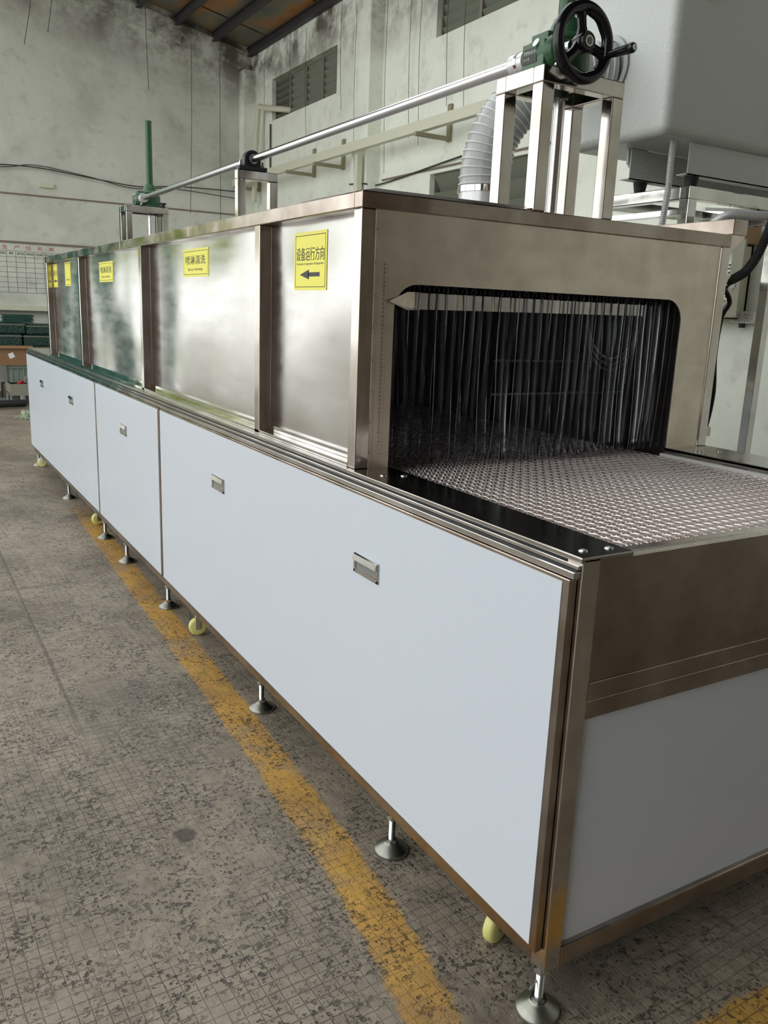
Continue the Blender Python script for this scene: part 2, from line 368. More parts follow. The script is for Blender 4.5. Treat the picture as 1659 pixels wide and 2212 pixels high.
# thin mortar lips across the far wall
struct(MB().box(-2.3, 4.1, FY-0.012, FY, 2.735, 2.755).build('trim_3', 'wall_back'))
struct(MB().box(3.96, 4.14, 11.80, FY, FZ, 4.78).build('trim_4', 'wall_right'))
# side wall with three window holes
def wall_with_holes(x0, x1, ya, yb, za, zb, holes, name, mat):
    ys = sorted({ya, yb, *[h[0] for h in holes], *[h[1] for h in holes]}); mb = MB()
    for a, b in zip(ys, ys[1:]):
        hs = sorted([h for h in holes if h[0] <= a+1e-6 and h[1] >= b-1e-6], key=lambda h: h[2]); z = za
        for hh in hs: mb.box(x0, x1, a, b, z, hh[2]); z = hh[3]
        mb.box(x0, x1, a, b, z, zb)
    return mb.build(name, mat)
wins = [(9.12, 11.16, 3.99, 4.54), (4.90, 6.91, 4.10, 4.72), (5.30, 6.90, 1.75, 2.80)]
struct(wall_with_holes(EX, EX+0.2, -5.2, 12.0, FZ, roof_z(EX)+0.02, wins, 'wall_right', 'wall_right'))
struct(MB().box(EX-0.17, EX, 7.98, 8.36, FZ, roof_z(EX-0.17)-0.05).build('trim_5', 'wall_right'))
struct(MB().box(-4.6, 4.3, -5.2, -5.0, FZ, 6.9).build('wall_back', 'wall_back'))
struct(MB().box(-4.6, -4.45, -5.0, -3.3, FZ, 6.85).build('wall_shade_left', 'wall_back'))  # unseen wall piece, added to keep daylight off the machine's front faces
struct(MB().box(EX-0.012, EX, -5, 7.9, 2.835, 2.855).build('trim_6', 'wall_back'))
def window(i, h, cols, rows, tilt0):
    ya, yb, za, zb = h
    root = MB().box(EX+0.06, EX+0.10, ya, yb, za, za+0.03).box(EX+0.06, EX+0.10, ya, yb, zb-0.03, zb).build('window_%d' % i, 'alu'); struct(root)
    cw = (yb-ya)/cols
    for k in range(cols+1):
        y = ya + cw*k; MB().box(EX+0.055, EX+0.105, max(ya, y-0.02), min(yb, y+0.02), za, zb).build('mullion', 'alu', root)
    pane = None
    for k in range(cols):
        for j in range(rows):
            zc = za + (zb-za)*(j+0.5)/rows; yc = ya+cw*(k+0.5)
            open_ = (i == 1 and k == cols-1); tl = 0.95 if open_ else 0.5
            hh = (zb-za)/rows*0.50
            o = MB().obox((EX+0.085, yc, zc), (math.sin(tl)*hh, 0, -math.cos(tl)*hh), (0, cw/2-0.025, 0), (0.005*math.cos(tl), 0, 0.005*math.sin(tl))).build('louver_pane', 'louver', root)
    # cut stone sill slope
    MB().box(EX+0.005, EX+0.19, ya, yb, za-0.001, za+0.004).build('sill', 'wall_right', root)
    MB().box(EX+0.19, EX+0.2, ya, yb, za, zb).build('backing', 'dark_glass', root)
for i, (h, cc, rw) in enumerate(zip(wins, (4, 3, 2), (6, 6, 6))): window(i+1, h, cc, rw, 0)
# roof: rusty sheets as parts of the ceiling, purlins under them
ROOF_GAP = (-3.0, 3.0, 1.9, 8.2)   # unseen roof opening added to brighten the walls: x0, x1, y0, y1
def slab(mb, xa, xb, ya, yb, o0, o1): return mb.prism([(xb, ya, roof_z(xb)+o0), (xa, ya, roof_z(xa)+o0), (xa, ya, roof_z(xa)+o1), (xb, ya, roof_z(xb)+o1)], (0, yb-ya, 0))
ceil = MB(); slab(ceil, -4.6, ROOF_GAP[0], -5.2, 12.2, .12, .16); slab(ceil, ROOF_GAP[1], 4.35, -5.2, 12.2, .12, .16); slab(ceil, ROOF_GAP[0], ROOF_GAP[1], -5.2, ROOF_GAP[2], .12, .16); slab(ceil, ROOF_GAP[0], ROOF_GAP[1], ROOF_GAP[3], 12.2, .12, .16)
ceil = ceil.build('ceiling', 'purlin'); struct(ceil)
for j in range(8):
    y0 = 12.15-0.83*j; y1 = y0-0.81
    for a, b in zip((4.3, 3.08, 1.4, -0.4, -2.4), (3.08, 1.4, -0.4, -2.4, -4.5)):
        if y1 < ROOF_GAP[3] and b < ROOF_GAP[1]: continue
        dz = 0.012*((j+int(a*3)) % 2)
        slab(MB(), b+0.0, a, y1, y0, .09+dz, .10+dz).build('roof_sheet', 'roof', ceil)
for k in range(6):
    slab(MB(), ROOF_GAP[0], ROOF_GAP[1], ROOF_GAP[2]+1.25*k-0.03, ROOF_GAP[2]+1.25*k+0.03, .08, .14).build('roof_gap_bar', 'purlin', ceil)  # bars across the added roof opening
for k in range(16):
    x = 4.10 - 0.545*k
    if x < -4.5: break
    z = roof_z(x); mb = MB(); mb.box(x-0.035, x+0.035, -5, 12.0, z+0.06, z+0.07).box(x-0.006, x+0.006, -5, 12, z-0.04, z+0.06).box(x-0.035, x+0.035, -5, 12, z-0.05, z-0.04)
    mb.build('purlin', 'purlin', ceil)
# open long side: posts only (daylight enters here)
for k, y in enumerate((-4.8, 0.2, 5.2, 11.9)):
    struct(MB().box(-4.55, -4.3, y-0.12, y+0.12, FZ, roof_z(-4.5)).build('trim_%d' % (7+k), 'wall_far'))
d = MB().box(-2.25, -0.75, FY-0.06, FY, FZ, 3.2); door = d.build('door_1', 'door_green'); struct(door)
for k in range(14): MB().box(-2.2, -0.8, FY-0.075, FY-0.06, FZ+0.1+k*0.22, FZ+0.28+k*0.22).build('door_slat', 'door_green', door)

# ------------------------------------------------------------------ THE MACHINE
W = 1.296; L = 6.13; Z0, Z1 = 0.192, 1.0; HY0, HY1 = 0.811, 5.20; HZ = 1.647
mc = empty('spray_washing_machine', 'long stainless steel conveyor spray washing machine with white panels, mesh belt and hand wheel', 'machine')
def part(mb, name, mat, label=None, bevel=0, parent=mc, kind=None): return mb.build(name, mat, parent, label, bevel, kind)
T = 0.04
# lower frame
for (x, y) in ((0, 0), (W-T, 0), (0, L-T), (W-T, L-T)):
    part(MB().box(x, x+T, y, y+T, Z0, Z1-0.002), 'frame_post', 'tube_v', bevel=0.003)
for x in (0, W-T):
    part(MB().box(x, x+T, T, L-T, Z0, 0.235), 'bottom_rail', 'tube', bevel=0.003)
    part(MB().box(x, x+T, T, L-T, 0.958, 0.984), 'top_rail', 'tube', bevel=0.002)
part(MB().box(T, W-T, 0, T, Z0, 0.235), 'bottom_rail', 'tube', bevel=0.003)
part(MB().box(T, W-T, L-T, L, Z0, 0.235), 'bottom_rail', 'tube', bevel=0.003)
part(MB().box(T, W-T, 0.000, T, 0.736, 0.771), 'front_rail', 'tube', bevel=0.002)
part(MB().box(T, W-T, 0.002, T, 0.700, 0.7355), 'front_rail', 'tube', bevel=0.002)
part(MB().box(T, W-T, 0.003, 0.010, 0.771, 0.9905), 'front_sheet', 'frontsheet', 'brownish stainless sheet under the belt end')
part(MB().box(T+0.003, W-T-0.003, 0.012, 0.018, 0.235, 0.700), 'front_panel', 'film', 'pale grey film-covered end panel')
part(MB().box(T, W-T, L-0.02, L-0.01, 0.235, 0.98), 'end_panel', 'film')
# dark underside sheet and inner trough
part(MB().box(0.03, W-0.03, 0.03, L-0.03, 0.24, 0.25), 'base_tray', 'inner')
part(MB().box(0.04, W-0.04, 0.03, L-0.03, 0.93, 0.94), 'belt_trough', 'plate')
# side covers of white film on steel, stood proud of the frame
def cover(y0, y1):
    c = part(MB().box(-0.018, -0.001, y0, y1, 0.237, 0.962), 'cover_panel', 'tube', bevel=0.002)
    MB().box(-0.0195, -0.0175, y0+0.016, y1-0.006, 0.246, 0.955).build('white_film', 'film', c); return c
for y0, y1 in ((0.010, 2.425), (2.437, 3.640), (3.650, 6.125)): cover(y0, y1)
c = part(MB().box(W+0.001, W+0.018, 0.01, 6.12, 0.237, 0.962), 'cover_panel', 'film')
def handle(y0):
    zb, zt, wd = 0.765, 0.813, 0.118; x = -0.0195
    mb = MB(); fr_ = 0.009
    mb.box(x-0.004, x, y0, y0+wd, zb, zb+fr_).box(x-0.004, x, y0, y0+fr_, zb, zt).box(x-0.004, x, y0+wd-fr_, y0+wd, zb, zt).box(x-0.004, x, y0, y0+wd, zt-0.004, zt)
    h_ = part(mb, 'recessed_handle', 'mirror', bevel=0.0015)
    # hooded pull lip
    MB().prism([(x-0.003, y0+0.002, zt), (x-0.0065, y0+0.004, zt-0.002), (x-0.0095, y0+0.006, zt-0.016), (x-0.0070, y0+0.006, zt-0.017), (x-0.002, y0+0.004, zt-0.005)], (0, wd-0.008, 0)).build('pull_lip', 'mirror', h_)
    MB().box(x-0.001, x-0.0003, y0+fr_, y0+wd-fr_, zb+fr_, zt-0.004).build('recess_pan', 'grey_metal', h_)
    MB().box(x-0.0065, x-0.001, y0+fr_, y0+wd-fr_, zb+fr_, zb+fr_+0.003).build('recess_rim', 'mirror', h_)
for y in (0.622, 1.657, 2.98, 4.27, 5.35): handle(y)
# stacked folded strips along the table edge
part(MB().box(-0.016, 0.0, 0.004, L, 0.964, 0.976), 'edge_strip', 'mirror', bevel=0.0015)
part(MB().box(-0.010, 0.0, 0.004, L, 0.976, 0.9785), 'groove_shade', 'black')  # black strip standing in for the shade inside the edge groove
part(MB().box(-0.007, 0.0, 0.004, L, 0.9785, 0.986), 'edge_strip', 'mirror', bevel=0.0012)
part(MB().box(0.001, 0.02, 0.004, L, 0.984, 0.9905), 'groove_shade', 'black')  # black fill for the shade in the groove under the deck plate
# deck plates
part(MB().box(-0.004, 0.115, 0.0, 0.83, 0.9905, 1.0), 'deck_plate', 'deck', 'dark polished strip beside the belt', bevel=0.002)
part(MB().box(-0.004, 0.05, 0.83, L, 0.9905, 1.0), 'deck_plate', 'deck', bevel=0.002)
part(MB().box(1.115, W+0.004, 0.0, 0.83, 0.9905, 1.0).box(1.115, 1.120, 0.02, 0.82, 0.955, 1.0), 'deck_plate', 'deck', bevel=0.002)
part(MB().box(0.05, W, HY1, L, 0.990, 0.999), 'deck_plate', 'deck')
part(MB().box(1.1135, 1.1152, 0.52, 0.60, 0.982, 0.986), 'slot', 'black')
part(MB().box(1.098, 1.114, 0.40, 0.82, 0.966, 0.984), 'belt_guide', 'white_plastic', 'pale plastic strip')
part(MB().prism([(0.115, 0.001, 0.990), (0.115, 0.003, 0.997), (0.115, 0.010, 0.9985), (0.115, 0.044, 0.994), (0.115, 0.044, 0.985), (0.115, 0.006, 0.986)], (1.0, 0, 0)), 'front_lip', 'lip', 'rolled polished lip at the belt end', bevel=0.001)
for (x, y) in ((0.03, 0.035), (0.085, 0.03), (0.04, 0.72), (0.085, 0.70), (1.16, 0.72), (1.22, 0.70), (1.16, 0.3)):
    part(MB().lathe((x, y, 0.9995), (0, 0, 1), [(0, 0.0085), (0.0025, 0.0075), (0.004, 0.004), (0.0043, 0)], 16), 'bolt_head', 'zinc')
# mesh belt
mb = MB(); pitch, row, z0 = 0.0265, 0.032, 0.973
nrow = int((2.33-0.066)/row); vs = []; fs = []
for j in range(nrow):
    y = 0.066 + j*row; near = y < 0.95; seg = 14 if near else 8; ks = 4 if near else 3; r = 0.0015
    b = len(vs); n0 = int((1.098-0.125)/pitch); tot_ = n0*seg
    for i in range(tot_+1):
        t = i/seg; a = 2*PI*t; ca, sa = math.cos(a), math.sin(a)
        p = (0.125+t*pitch, y+0.0185*ca, z0+(0.0085 if sa > 0 else 0.0065)*sa)
        # ring in the plane spanned by x and the outward normal of the flattened coil
        ln2 = math.hypot(ca*0.0075, sa*0.0185); ny, nz = ca*0.0075/ln2, sa*0.0185/ln2
        for q in range(ks):
            g = 2*PI*q/ks; vs.append((p[0]+r*math.sin(g), p[1]+ny*r*math.cos(g), p[2]+nz*r*math.cos(g)))
    for i in range(tot_):
        for q in range(ks): fs.append((b+i*ks+q, b+i*ks+(q+1) % ks, b+(i+1)*ks+(q+1) % ks, b+(i+1)*ks+q))
    yr = y + row/2; b = len(vs)
    for x in (0.12, 1.10): vs += [(x, yr-0.0015, z0-0.001), (x, yr, z0-0.0025), (x, yr+0.0015, z0-0.001), (x, yr, z0+0.0005)]
    for k in range(4): fs.append((b+k, b+(k+1) % 4, b+4+(k+1) % 4, b+4+k))
mb.add(vs, fs, True); part(mb, 'mesh_belt', 'wire', 'woven wire belt of overlapping arched links', kind='stuff')
# ---- hood
hx0 = 0.010
for y in (HY0, 1.426, 2.756, 4.090, HY1-T):
    part(MB().box(hx0, hx0+T, y, y+T, 1.0, 1.609), 'hood_post', 'tube_v', bevel=0.003)
    part(MB().box(W-T, W, y, y+T, 1.0, 1.609), 'hood_post', 'tube_v', bevel=0.003)
for x in (hx0, W-T):
    for a, b in ((HY0+T, 2.1), (2.1, 3.118), (3.118, HY1)):
        part(MB().box(x, x+T, a, b-0.001, 1.609, HZ), 'hood_rail', 'tube', bevel=0.003)
    part(MB().box(x, x+T, HY0+T, HY1-T, 1.0, 1.012), 'hood_sill', 'mirror', bevel=0.001)
    part(MB().box(x+0.026, x+T, HY0+T, HY1-T, 1.012, 1.030), 'panel_track', 'mirror', bevel=0.001)
part(MB().box(hx0, W, HY0, HY0+T, 1.609, HZ), 'hood_rail', 'tube', bevel=0.003)
part(MB().box(hx0, W, HY1-T, HY1, 1.609, HZ-0.001), 'hood_rail', 'tube', bevel=0.003)
part(MB().box(0.05, W-T, HY0+T, HY1-T, 1.625, 1.640), 'hood_roof', 'inner')
part(MB().prism([(0.012, HY0+0.002, HZ), (0.012, 1.16, HZ), (0.05, 1.13, HZ+0.013), (0.05, HY0+0.01, HZ+0.008)], (0.45, 0, 0)), 'roof_cover', 'inner')
posts = [HY0, 1.426, 2.756, 4.090, HY1-T]
for a, b in zip(posts, posts[1:]):
    part(MB().box(hx0+T-0.002, hx0+T+0.002, a+T, b, 1.008, 1.612), 'hood_panel', 'side', 'rippled mirror-like stainless sheet')
part(MB().box(W-T+0.01, W-T+0.014, HY0+T, HY1-T, 1.0, 1.61), 'hood_panel', 'inner')
part(MB().box(hx0+T+0.02, W-T, 2.35, 2.36, 1.0, 1.62), 'inner_baffle', 'black_met')
part(MB().box(1.150, 1.156, HY0+0.02, HY1-T, 0.945, 1.62), 'tunnel_wall', 'inner')
part(MB().box(0.078, 0.084, HY0+0.02, HY1-T, 0.945, 1.62), 'tunnel_wall', 'inner')
part(MB().box(0.05, W-T, HY1-0.01, HY1-0.005, 0.98, 1.62), 'tunnel_end', 'inner')
part(MB().box(1.156, W+0.004, 0.83, L, 0.985, 1.0), 'deck_plate', 'deck')
# front plate with rounded opening
def front_plate():
    xa, xb, za, zb = 0.050, W-T, 1.0, 1.609; oxa, oxb, oz, R = 0.108, 1.116, 1.446, 0.065
    outer = [(xa, za), (xa, zb), (xb, zb), (xb, za)]
    arc = lambda cx, cz, a0, a1, n=8: [(cx+R*math.cos(a0+(a1-a0)*i/n), cz+R*math.sin(a0+(a1-a0)*i/n)) for i in range(n+1)]
    inner = [(oxb, za)] + arc(oxb-R, oz-R, 0, PI/2) + arc(oxa+R, oz-R, PI/2, PI) + [(oxa, za)]
    poly = outer + inner
    mb = MB(); mb.prism([(x, HY0+0.004, z) for x, z in poly], (0, 0.003, 0)); return mb
part(front_plate(), 'front_plate', 'plate', 'brushed stainless front plate with rounded opening')
# weld dots along plate joint
for k in range(8):
    z = 1.04 + 0.075*k
    part(MB().sphere((0.0505, HY0+0.003, z), 0.0028, 5), 'weld_dot', 'inner')
# ruler
ru = part(MB().box(0.060, 0.088, HY0+0.0022, HY0+0.0036, 1.005, 1.522), 'steel_ruler', 'plate', 'narrow steel ruler with black numbers')
it = []; zr = 0.987
for n in range(3, 51):
    it.append((str(n), (0.0765 if n > 9 else 0.0775, HY0+0.0018, zr+n*0.01-0.0022), (0, 0, 1), (-1, 0, 0), 0.0062 if n > 9 else 0.0028, 0.0052))
# numbers run up the rule
it = [(s, (o[0]+0.0025, o[1], o[2]), r_, u_, w_, h_) for s, o, r_, u_, w_, h_ in it]
text_mesh(it, 'numbers', 'ink', ru)
mb = MB()
for n in range(2*10, 505):
    ln_ = 0.005 if n % 10 == 0 else (0.0035 if n % 5 == 0 else 0.002); z = zr + n*0.001
    if n % 2: continue
    mb.add([(0.0875-ln_, HY0+0.0018, z-0.00012), (0.0875, HY0+0.0018, z-0.00012), (0.0875, HY0+0.0018, z+0.00012), (0.0875-ln_, HY0+0.0018, z+0.00012)], [(0, 1, 2, 3)])
mb.build('graduations', 'ink', ru, kind='stuff')
# pointer bar
def pb(u): return HY0-0.010 + (0.0 if u < 0.02 else min(0.052, (u-0.02)*0.45))      # runs slightly inwards
pts = [(0.085, 1.404), (0.15, 1.428), (0.205, 1.430), (0.205, 1.386), (0.15, 1.385)]
part(MB().prism([(x, pb((x-0.085)/0.91), z) for x, z in pts], (0, 0.002, 0)), 'height_pointer', 'plate', 'flat pointed steel indicator', bevel=0.0004)
part(MB().prism([(0.205, pb(0.13)+0.001, 1.428), (0.992, pb(1), 1.427), (0.992, pb(1), 1.396), (0.205, pb(0.13)+0.001, 1.388)], (0, 0.003, 0)), 'pointer_bar', 'plate', 'long flat bar seen through curtain')
# clear curtain strips, each its own wavy ribbon
random.seed(11)
ns = 35
for k in range(ns):
    x0 = 0.110 + k*0.0288; wd = 0.0305; y0 = HY0+0.034+0.0035*(k % 2)
    odd = random.random() < 0.22
    tw = random.uniform(-0.10, 0.10) if not odd else random.uniform(-0.9, 0.9); ph = random.uniform(0, 6)
    amp = random.uniform(0.0005, 0.002) if not odd else 0.005; sway = random.uniform(-0.006, 0.006) if not odd else random.uniform(-0.02, 0.02)
    vs = []; N = 14; zb = 0.990 + random.uniform(0, 0.012); zt = 1.452
    for i in range(N+1):
        t = i/N; z = zt + (zb-zt)*t; a = tw*t
        cx = x0 + wd/2 + amp*math.sin(2*t*PI+ph) + sway*t*t; cy = y0 + 0.004*math.sin(3*t+ph)
        for s_ in range(5):
            u = (s_-2)/2
            vs.append((cx+u*wd/2*math.cos(a), cy+u*wd/2*math.sin(a)+0.0025*(u*u), z))
    fs = [(i*5+q, i*5+q+1, (i+1)*5+q+1, (i+1)*5+q) for i in range(N) for q in range(4)]
    o = part(MB().add(vs, fs, True), 'curtain_strip', 'pvc_clear')
    o.data.materials.append(M['pvc_edge_glint'])
    so = o.modifiers.new('thick', 'SOLIDIFY'); so.thickness = 0.0014; so.material_offset_rim = 1
    part(MB().tube([(x0+wd/2+0.008*math.cos(a), HY0+0.022, 1.432+0.013*math.sin(a)) for a in [PI*i/8 for i in range(9)]], 0.0012, 5), 'hanging_loop', 'black')
part(MB().cyl((0.10, HY0+0.035, 1.462), (1.15, HY0+0.035, 1.462), 0.005), 'curtain_rod', 'zinc')
# chain loops and drip rods inside the tunnel
for k in range(3):
    a = [(1.00+0.02*k-0.115*math.cos(t), HY0+0.16+0.02*k, 1.415-0.15*math.sin(t)-0.02*k) for t in [PI*i/40 for i in range(41)]]
    part(MB().tube(a, 0.004, 6), 'inner_cable_loop', 'zinc')
for z in (1.15, 1.25): part(MB().cyl((0.6, 1.05, z), (1.15, 1.05, z), 0.004, 8), 'spray_pipe', 'inner')
part(MB().cyl((1.03, 1.045, 1.02), (1.03, 1.045, 1.30), 0.004, 8), 'spray_pipe', 'inner')
# ---- yellow stickers
def sticker(y_left, y_right, z0_, z1_, cn, en, arrow=False, label=None):
    x = hx0+T-0.0026; wd = y_left-y_right; ht = z1_-z0_
    s_ = part(MB().box(x-0.0006, x, y_right, y_left, z0_, z1_), 'sticker', 'yellow', label)
    x -= 0.0012; R, U = (0, -1, 0), (0, 0, 1)
    i = 0.008; t = 0.0016; mb = MB()
    for (a, b, c_, d_) in ((y_right+i, y_left-i, z0_+i, z0_+i+t), (y_right+i, y_left-i, z1_-i-t, z1_-i), (y_right+i, y_right+i+t, z0_+i, z1_-i), (y_left-i-t, y_left-i, z0_+i, z1_-i)):
        mb.add([(x, a, c_), (x, b, c_), (x, b, d_), (x, a, d_)], [(0, 1, 2, 3)])
    if arrow:
        ym, zm = (y_left+y_right)/2, z0_+ht*0.27
        mb.add([(x, ym+0.063, zm), (x, ym+0.005, zm+0.013), (x, ym+0.005, zm-0.013)], [(0, 1, 2)])
        mb.add([(x, ym+0.010, zm-0.0055), (x, ym-0.060, zm-0.0055), (x, ym-0.060, zm+0.0055), (x, ym+0.010, zm+0.0055)], [(0, 1, 2, 3)])
        text_mesh([(cn, (x, y_left-wd*0.07, z0_+ht*0.51), R, U, wd*0.86, ht*0.23)], 'lettering', 'ink', s_)
        text_mesh([(en, (x, y_left-wd*0.09, z0_+ht*0.425), R, U, wd*0.82, ht*0.055)], 'lettering', 'greyink', s_)
    else:
        q = 0.11 if len(cn) > 2 else 0.5
        text_mesh([(cn, (x, y_left-wd*q, z0_+ht*0.44), R, U, wd*(1-2*q), ht*0.32)], 'lettering', 'ink', s_)
        text_mesh([(en, (x, y_left-wd*0.2, z0_+ht*0.20), R, U, wd*0.58, ht*0.12)], 'lettering', 'greyink', s_)
    mb.build('print_border', 'ink', s_)
sticker(1.262, 1.060, 1.428, 1.579, '设备运行方向', 'Direction of operation of equipment', True, 'tall yellow sticker with black arrow')
sticker(2.282, 1.990, 1.477, 1.576, '喷淋清洗', 'Spray cleaning', False, 'wide yellow sticker')
sticker(3.740, 3.425, 1.472, 1.572, '喷淋清洗', 'Spray cleaning', False, 'wide yellow sticker')
sticker(4.713, 4.525, 1.458, 1.600, '风切', 'Air cutting', False, 'yellow sticker with two characters')
sticker(5.130, 4.975, 1.452, 1.598, '设备运行方向', 'Direction of operation of equipment', True, 'tall yellow sticker with black arrow')
# ---- levelling feet and casters
def foot(x, y):
    f = part(MB().lathe((x, y, FZ), (0, 0, 1), [(0, 0), (0, 0.043), (0.006, 0.043), (0.010, 0.041), (0.022, 0.020), (0.026, 0.016), (0.026, 0)], 28), 'levelling_foot', 'footcast')
    MB().lathe((x, y, FZ+0.024), (0, 0, 1), [(0, 0), (0, 0.0145), (0.010, 0.0145), (0.010, 0)], 6, False).build('nut', 'zinc', f)
    pr = []; z = 0.03
    while z < Z0-FZ: pr += [(z, 0.0075), (z+0.001, 0.0083)]; z += 0.002
    MB().lathe((x, y, FZ), (0, 0, 1), pr, 14).build('threaded_stem', 'zinc', f)
    MB().lathe((x, y, Z0-0.022), (0, 0, 1), [(0, 0), (0, 0.0145), (0.011, 0.0145), (0.011, 0)], 6, False).build('nut', 'zinc', f)
for y in (0.027, 0.578, 1.421, 2.493, 3.227, 3.721, 4.797, 6.071):
    foot(0.02, y); foot(W-0.02, y)
def caster(x, y, a):
    u = Vector((math.cos(a), math.sin(a), 0)); c_ = Vector((x, y, FZ+0.037))
    w_ = part(MB().lathe(c_-u*0.014, u, [(0, 0.008), (0, 0.028), (0.003, 0.034), (0.008, 0.0370), (0.020, 0.0370), (0.025, 0.034), (0.028, 0.028), (0.028, 0.008)], 28), 'caster_wheel', 'wheel', 'yellow nylon wheel')
    mb = MB(); v = Vector((-u.y, u.x, 0))
    for s_ in (-1, 1): mb.obox(c_+u*0.018*s_+Vector((0, 0, 0.018)), v*0.010, u*0.001, (0, 0, 0.026))
    mb.obox(c_+Vector((0, 0, 0.046)), u*0.019, v*0.012, (0, 0, 0.0015)); mb.cyl(c_+Vector((0, 0, 0.046)), c_+Vector((0, 0, 0.075)), 0.012)
    mb.cyl(c_-u*0.021, c_+u*0.021, 0.005, 8)
    mb.obox(c_+Vector((0.0, 0, 0.0765)), (0.03, 0, 0), (0, 0.03, 0), (0, 0, 0.0015)); mb.build('caster_fork', 'zinc', w_)
for x, y, a in ((0.035, 2.13, 1.35), (0.062, 0.215, 1.9), (0.035, 6.0, 1.2), (0.045, 4.03, 1.7), (W-0.06, 2.1, 1.4), (W-0.06, 0.2, 1.3)): caster(x, y, a)
part(MB().cyl((-0.012, 0.02, 0.148), (0.012, 0.03, 0.150), 0.003, 8), 'split_pin', 'zinc')

# ---- gearbox stands
SX, SZ = 0.585, 2.041        # drive shaft line
def stand(x0, x1, y0, y1, z1, t, posts_, name='lift_stand'):
    mb = MB().box(x0, x1, y0, y0+t, z1-t, z1)
    if y1-t > y0+t: mb.box(x0, x1, y1-t, y1, z1-t, z1).box(x0, x0+t, y0+t, y1-t, z1-t, z1).box(x1-t, x1, y0+t, y1-t, z1-t, z1)
    o = part(mb, name, 'tube_v', bevel=0.003)
    for (x, y) in posts_: MB().box(x, x+t, y, y+t, HZ, z1-t).build('stand_leg', 'tube_v', o, bevel=0.003)
    return o
ZS = 1.992
stand(0.511, 0.791, HY0, 1.003, ZS, 0.04, [(0.511, HY0), (0.751, HY0), (0.511, 0.963), (0.751, 0.963)])
stand(0.511, 0.711, 2.93, 2.97, ZS, 0.04, [(0.511, 2.93), (0.671, 2.93)], 'bearing_stand')
stand(0.469, 0.749, 4.85, 5.04, ZS, 0.04, [(0.469, 4.85), (0.709, 4.85), (0.469, 5.00), (0.709, 5.00)])
def jack(y, tube_top, wheel):
    # screw jack: worm housing along the shaft plus vertical screw housing
    xc = 0.652
    mb = MB(); mb.box(xc-0.085, xc+0.085, y-0.07, y+0.07, ZS, ZS+0.012)
    mb.lathe((xc, y, ZS), (0, 0, 1), [(0.012, 0.070), (0.075, 0.068), (0.085, 0.058), (0.088, 0.064), (0.100, 0.064), (0.103, 0.046), (0.125, 0.040), (0.145, 0.031)], 24)
    mb.tube([(SX, y-0.065, SZ), (SX, y-0.05, SZ), (SX, y+0.035, SZ), (SX, y+0.055, SZ)], 0.03, 16, rs=[0.030, 0.040, 0.040, 0.030])
    mb.box(SX-0.038, xc, y-0.045, y+0.042, ZS+0.012, SZ+0.026)
    mb.box(SX-0.02, xc+0.03, y-0.035, y+0.03, SZ+0.026, SZ+0.050)
    g = part(mb, 'screw_jack', 'green', 'dark green cast worm gearbox', bevel=0.003)
    MB().tube([(xc, y, ZS+0.14), (xc, y, tube_top)], 0.0225, 20).build('screw_guard_tube', 'green', g)
    MB().lathe((xc, y, tube_top-0.01), (0, 0, 1), [(0, 0.0235), (0.012, 0.0235), (0.012, 0)], 20).build('tube_cap', 'green', g)
    pr = []; z = HZ-0.05
    MB().cyl((xc, y, HZ-0.05), (xc, y, ZS), 0.015, 20).build('lift_screw', 'brushed', g)
    MB().cyl((xc, y, ZS-0.045), (xc, y, ZS), 0.022, 20).build('screw_nut', 'black_met', g)
    for sx_ in (-1, 1):
        for sy_ in (-1, 1):
            b = MB().lathe((xc+0.072*sx_, y+0.058*sy_, ZS+0.012), (0, 0, 1), [(0, 0.007), (0.014, 0.007), (0.014, 0)], 12, False).build('bolt', 'zinc', g)
    ca = SX; n = Vector((-0.7, 0, 0.7))
    MB().lathe((SX-0.034, y-0.012, SZ+0.020), (-0.9, 0, 0.4), [(0, 0.011), (0.006, 0.011), (0.006, 0)], 16, False).build('oil_plug', 'zinc', g)
    pl_ = MB().box(SX-0.0395, SX-0.0385, y-0.018, y+0.036, SZ-0.024, SZ+0.012).build('name_plate', 'ink', g)
    text_mesh([('SWL2.5', (SX-0.0400, y+0.032, SZ+0.001), (0, -1, 0), (0, 0, 1), 0.044, 0.006), ('1:12', (SX-0.0400, y+0.030, SZ-0.015), (0, -1, 0), (0, 0, 1), 0.020, 0.006)], 'plate_text', 'white_plastic', g)
    MB().lathe((SX-0.020, y+0.030, SZ+0.030), (-0.6, 0, 0.8), [(0, 0.009), (0.003, 0.009), (0.003, 0)], 12, False).build('yellow_plug', 'orange', g)
    return g
jack(0.905, 2.60, True); jack(4.945, 2.53, False)
shaft = part(MB().cyl((SX, 1.02, SZ), (SX, 4.82, SZ), 0.0165, 24), 'drive_shaft', 'brushed', 'long bright round steel bar')
def coupling(y, s_=1):
    c_ = part(MB().lathe((SX, y, SZ), (0, s_, 0), [(0, 0), (0, 0.0275), (0.022, 0.0275), (0.022, 0)], 24).lathe((SX, y+0.034*s_, SZ), (0, s_, 0), [(0, 0), (0, 0.0275), (0.026, 0.0275), (0.026, 0)], 24), 'shaft_coupling', 'conduit', 'silver jaw coupling', bevel=0.001)
    mb = MB()
    mb.lathe((SX, y+0.022*s_, SZ), (0, s_, 0), [(0, 0.022), (0.012, 0.022)], 24)
    mb.build('jaw_spider', 'red', c_)
    mb = MB()
    for k in range(6):
        a = 2*PI*k/6; mb.obox((SX+0.0235*math.cos(a), y+0.028*s_, SZ+0.0235*math.sin(a)), (0.0045*math.cos(a), 0, 0.0045*math.sin(a)), (0, 0.0062, 0), (-0.008*math.sin(a), 0, 0.008*math.cos(a)))
    mb.build('jaw_teeth', 'conduit', c_)
coupling(0.966); coupling(4.83, 1)
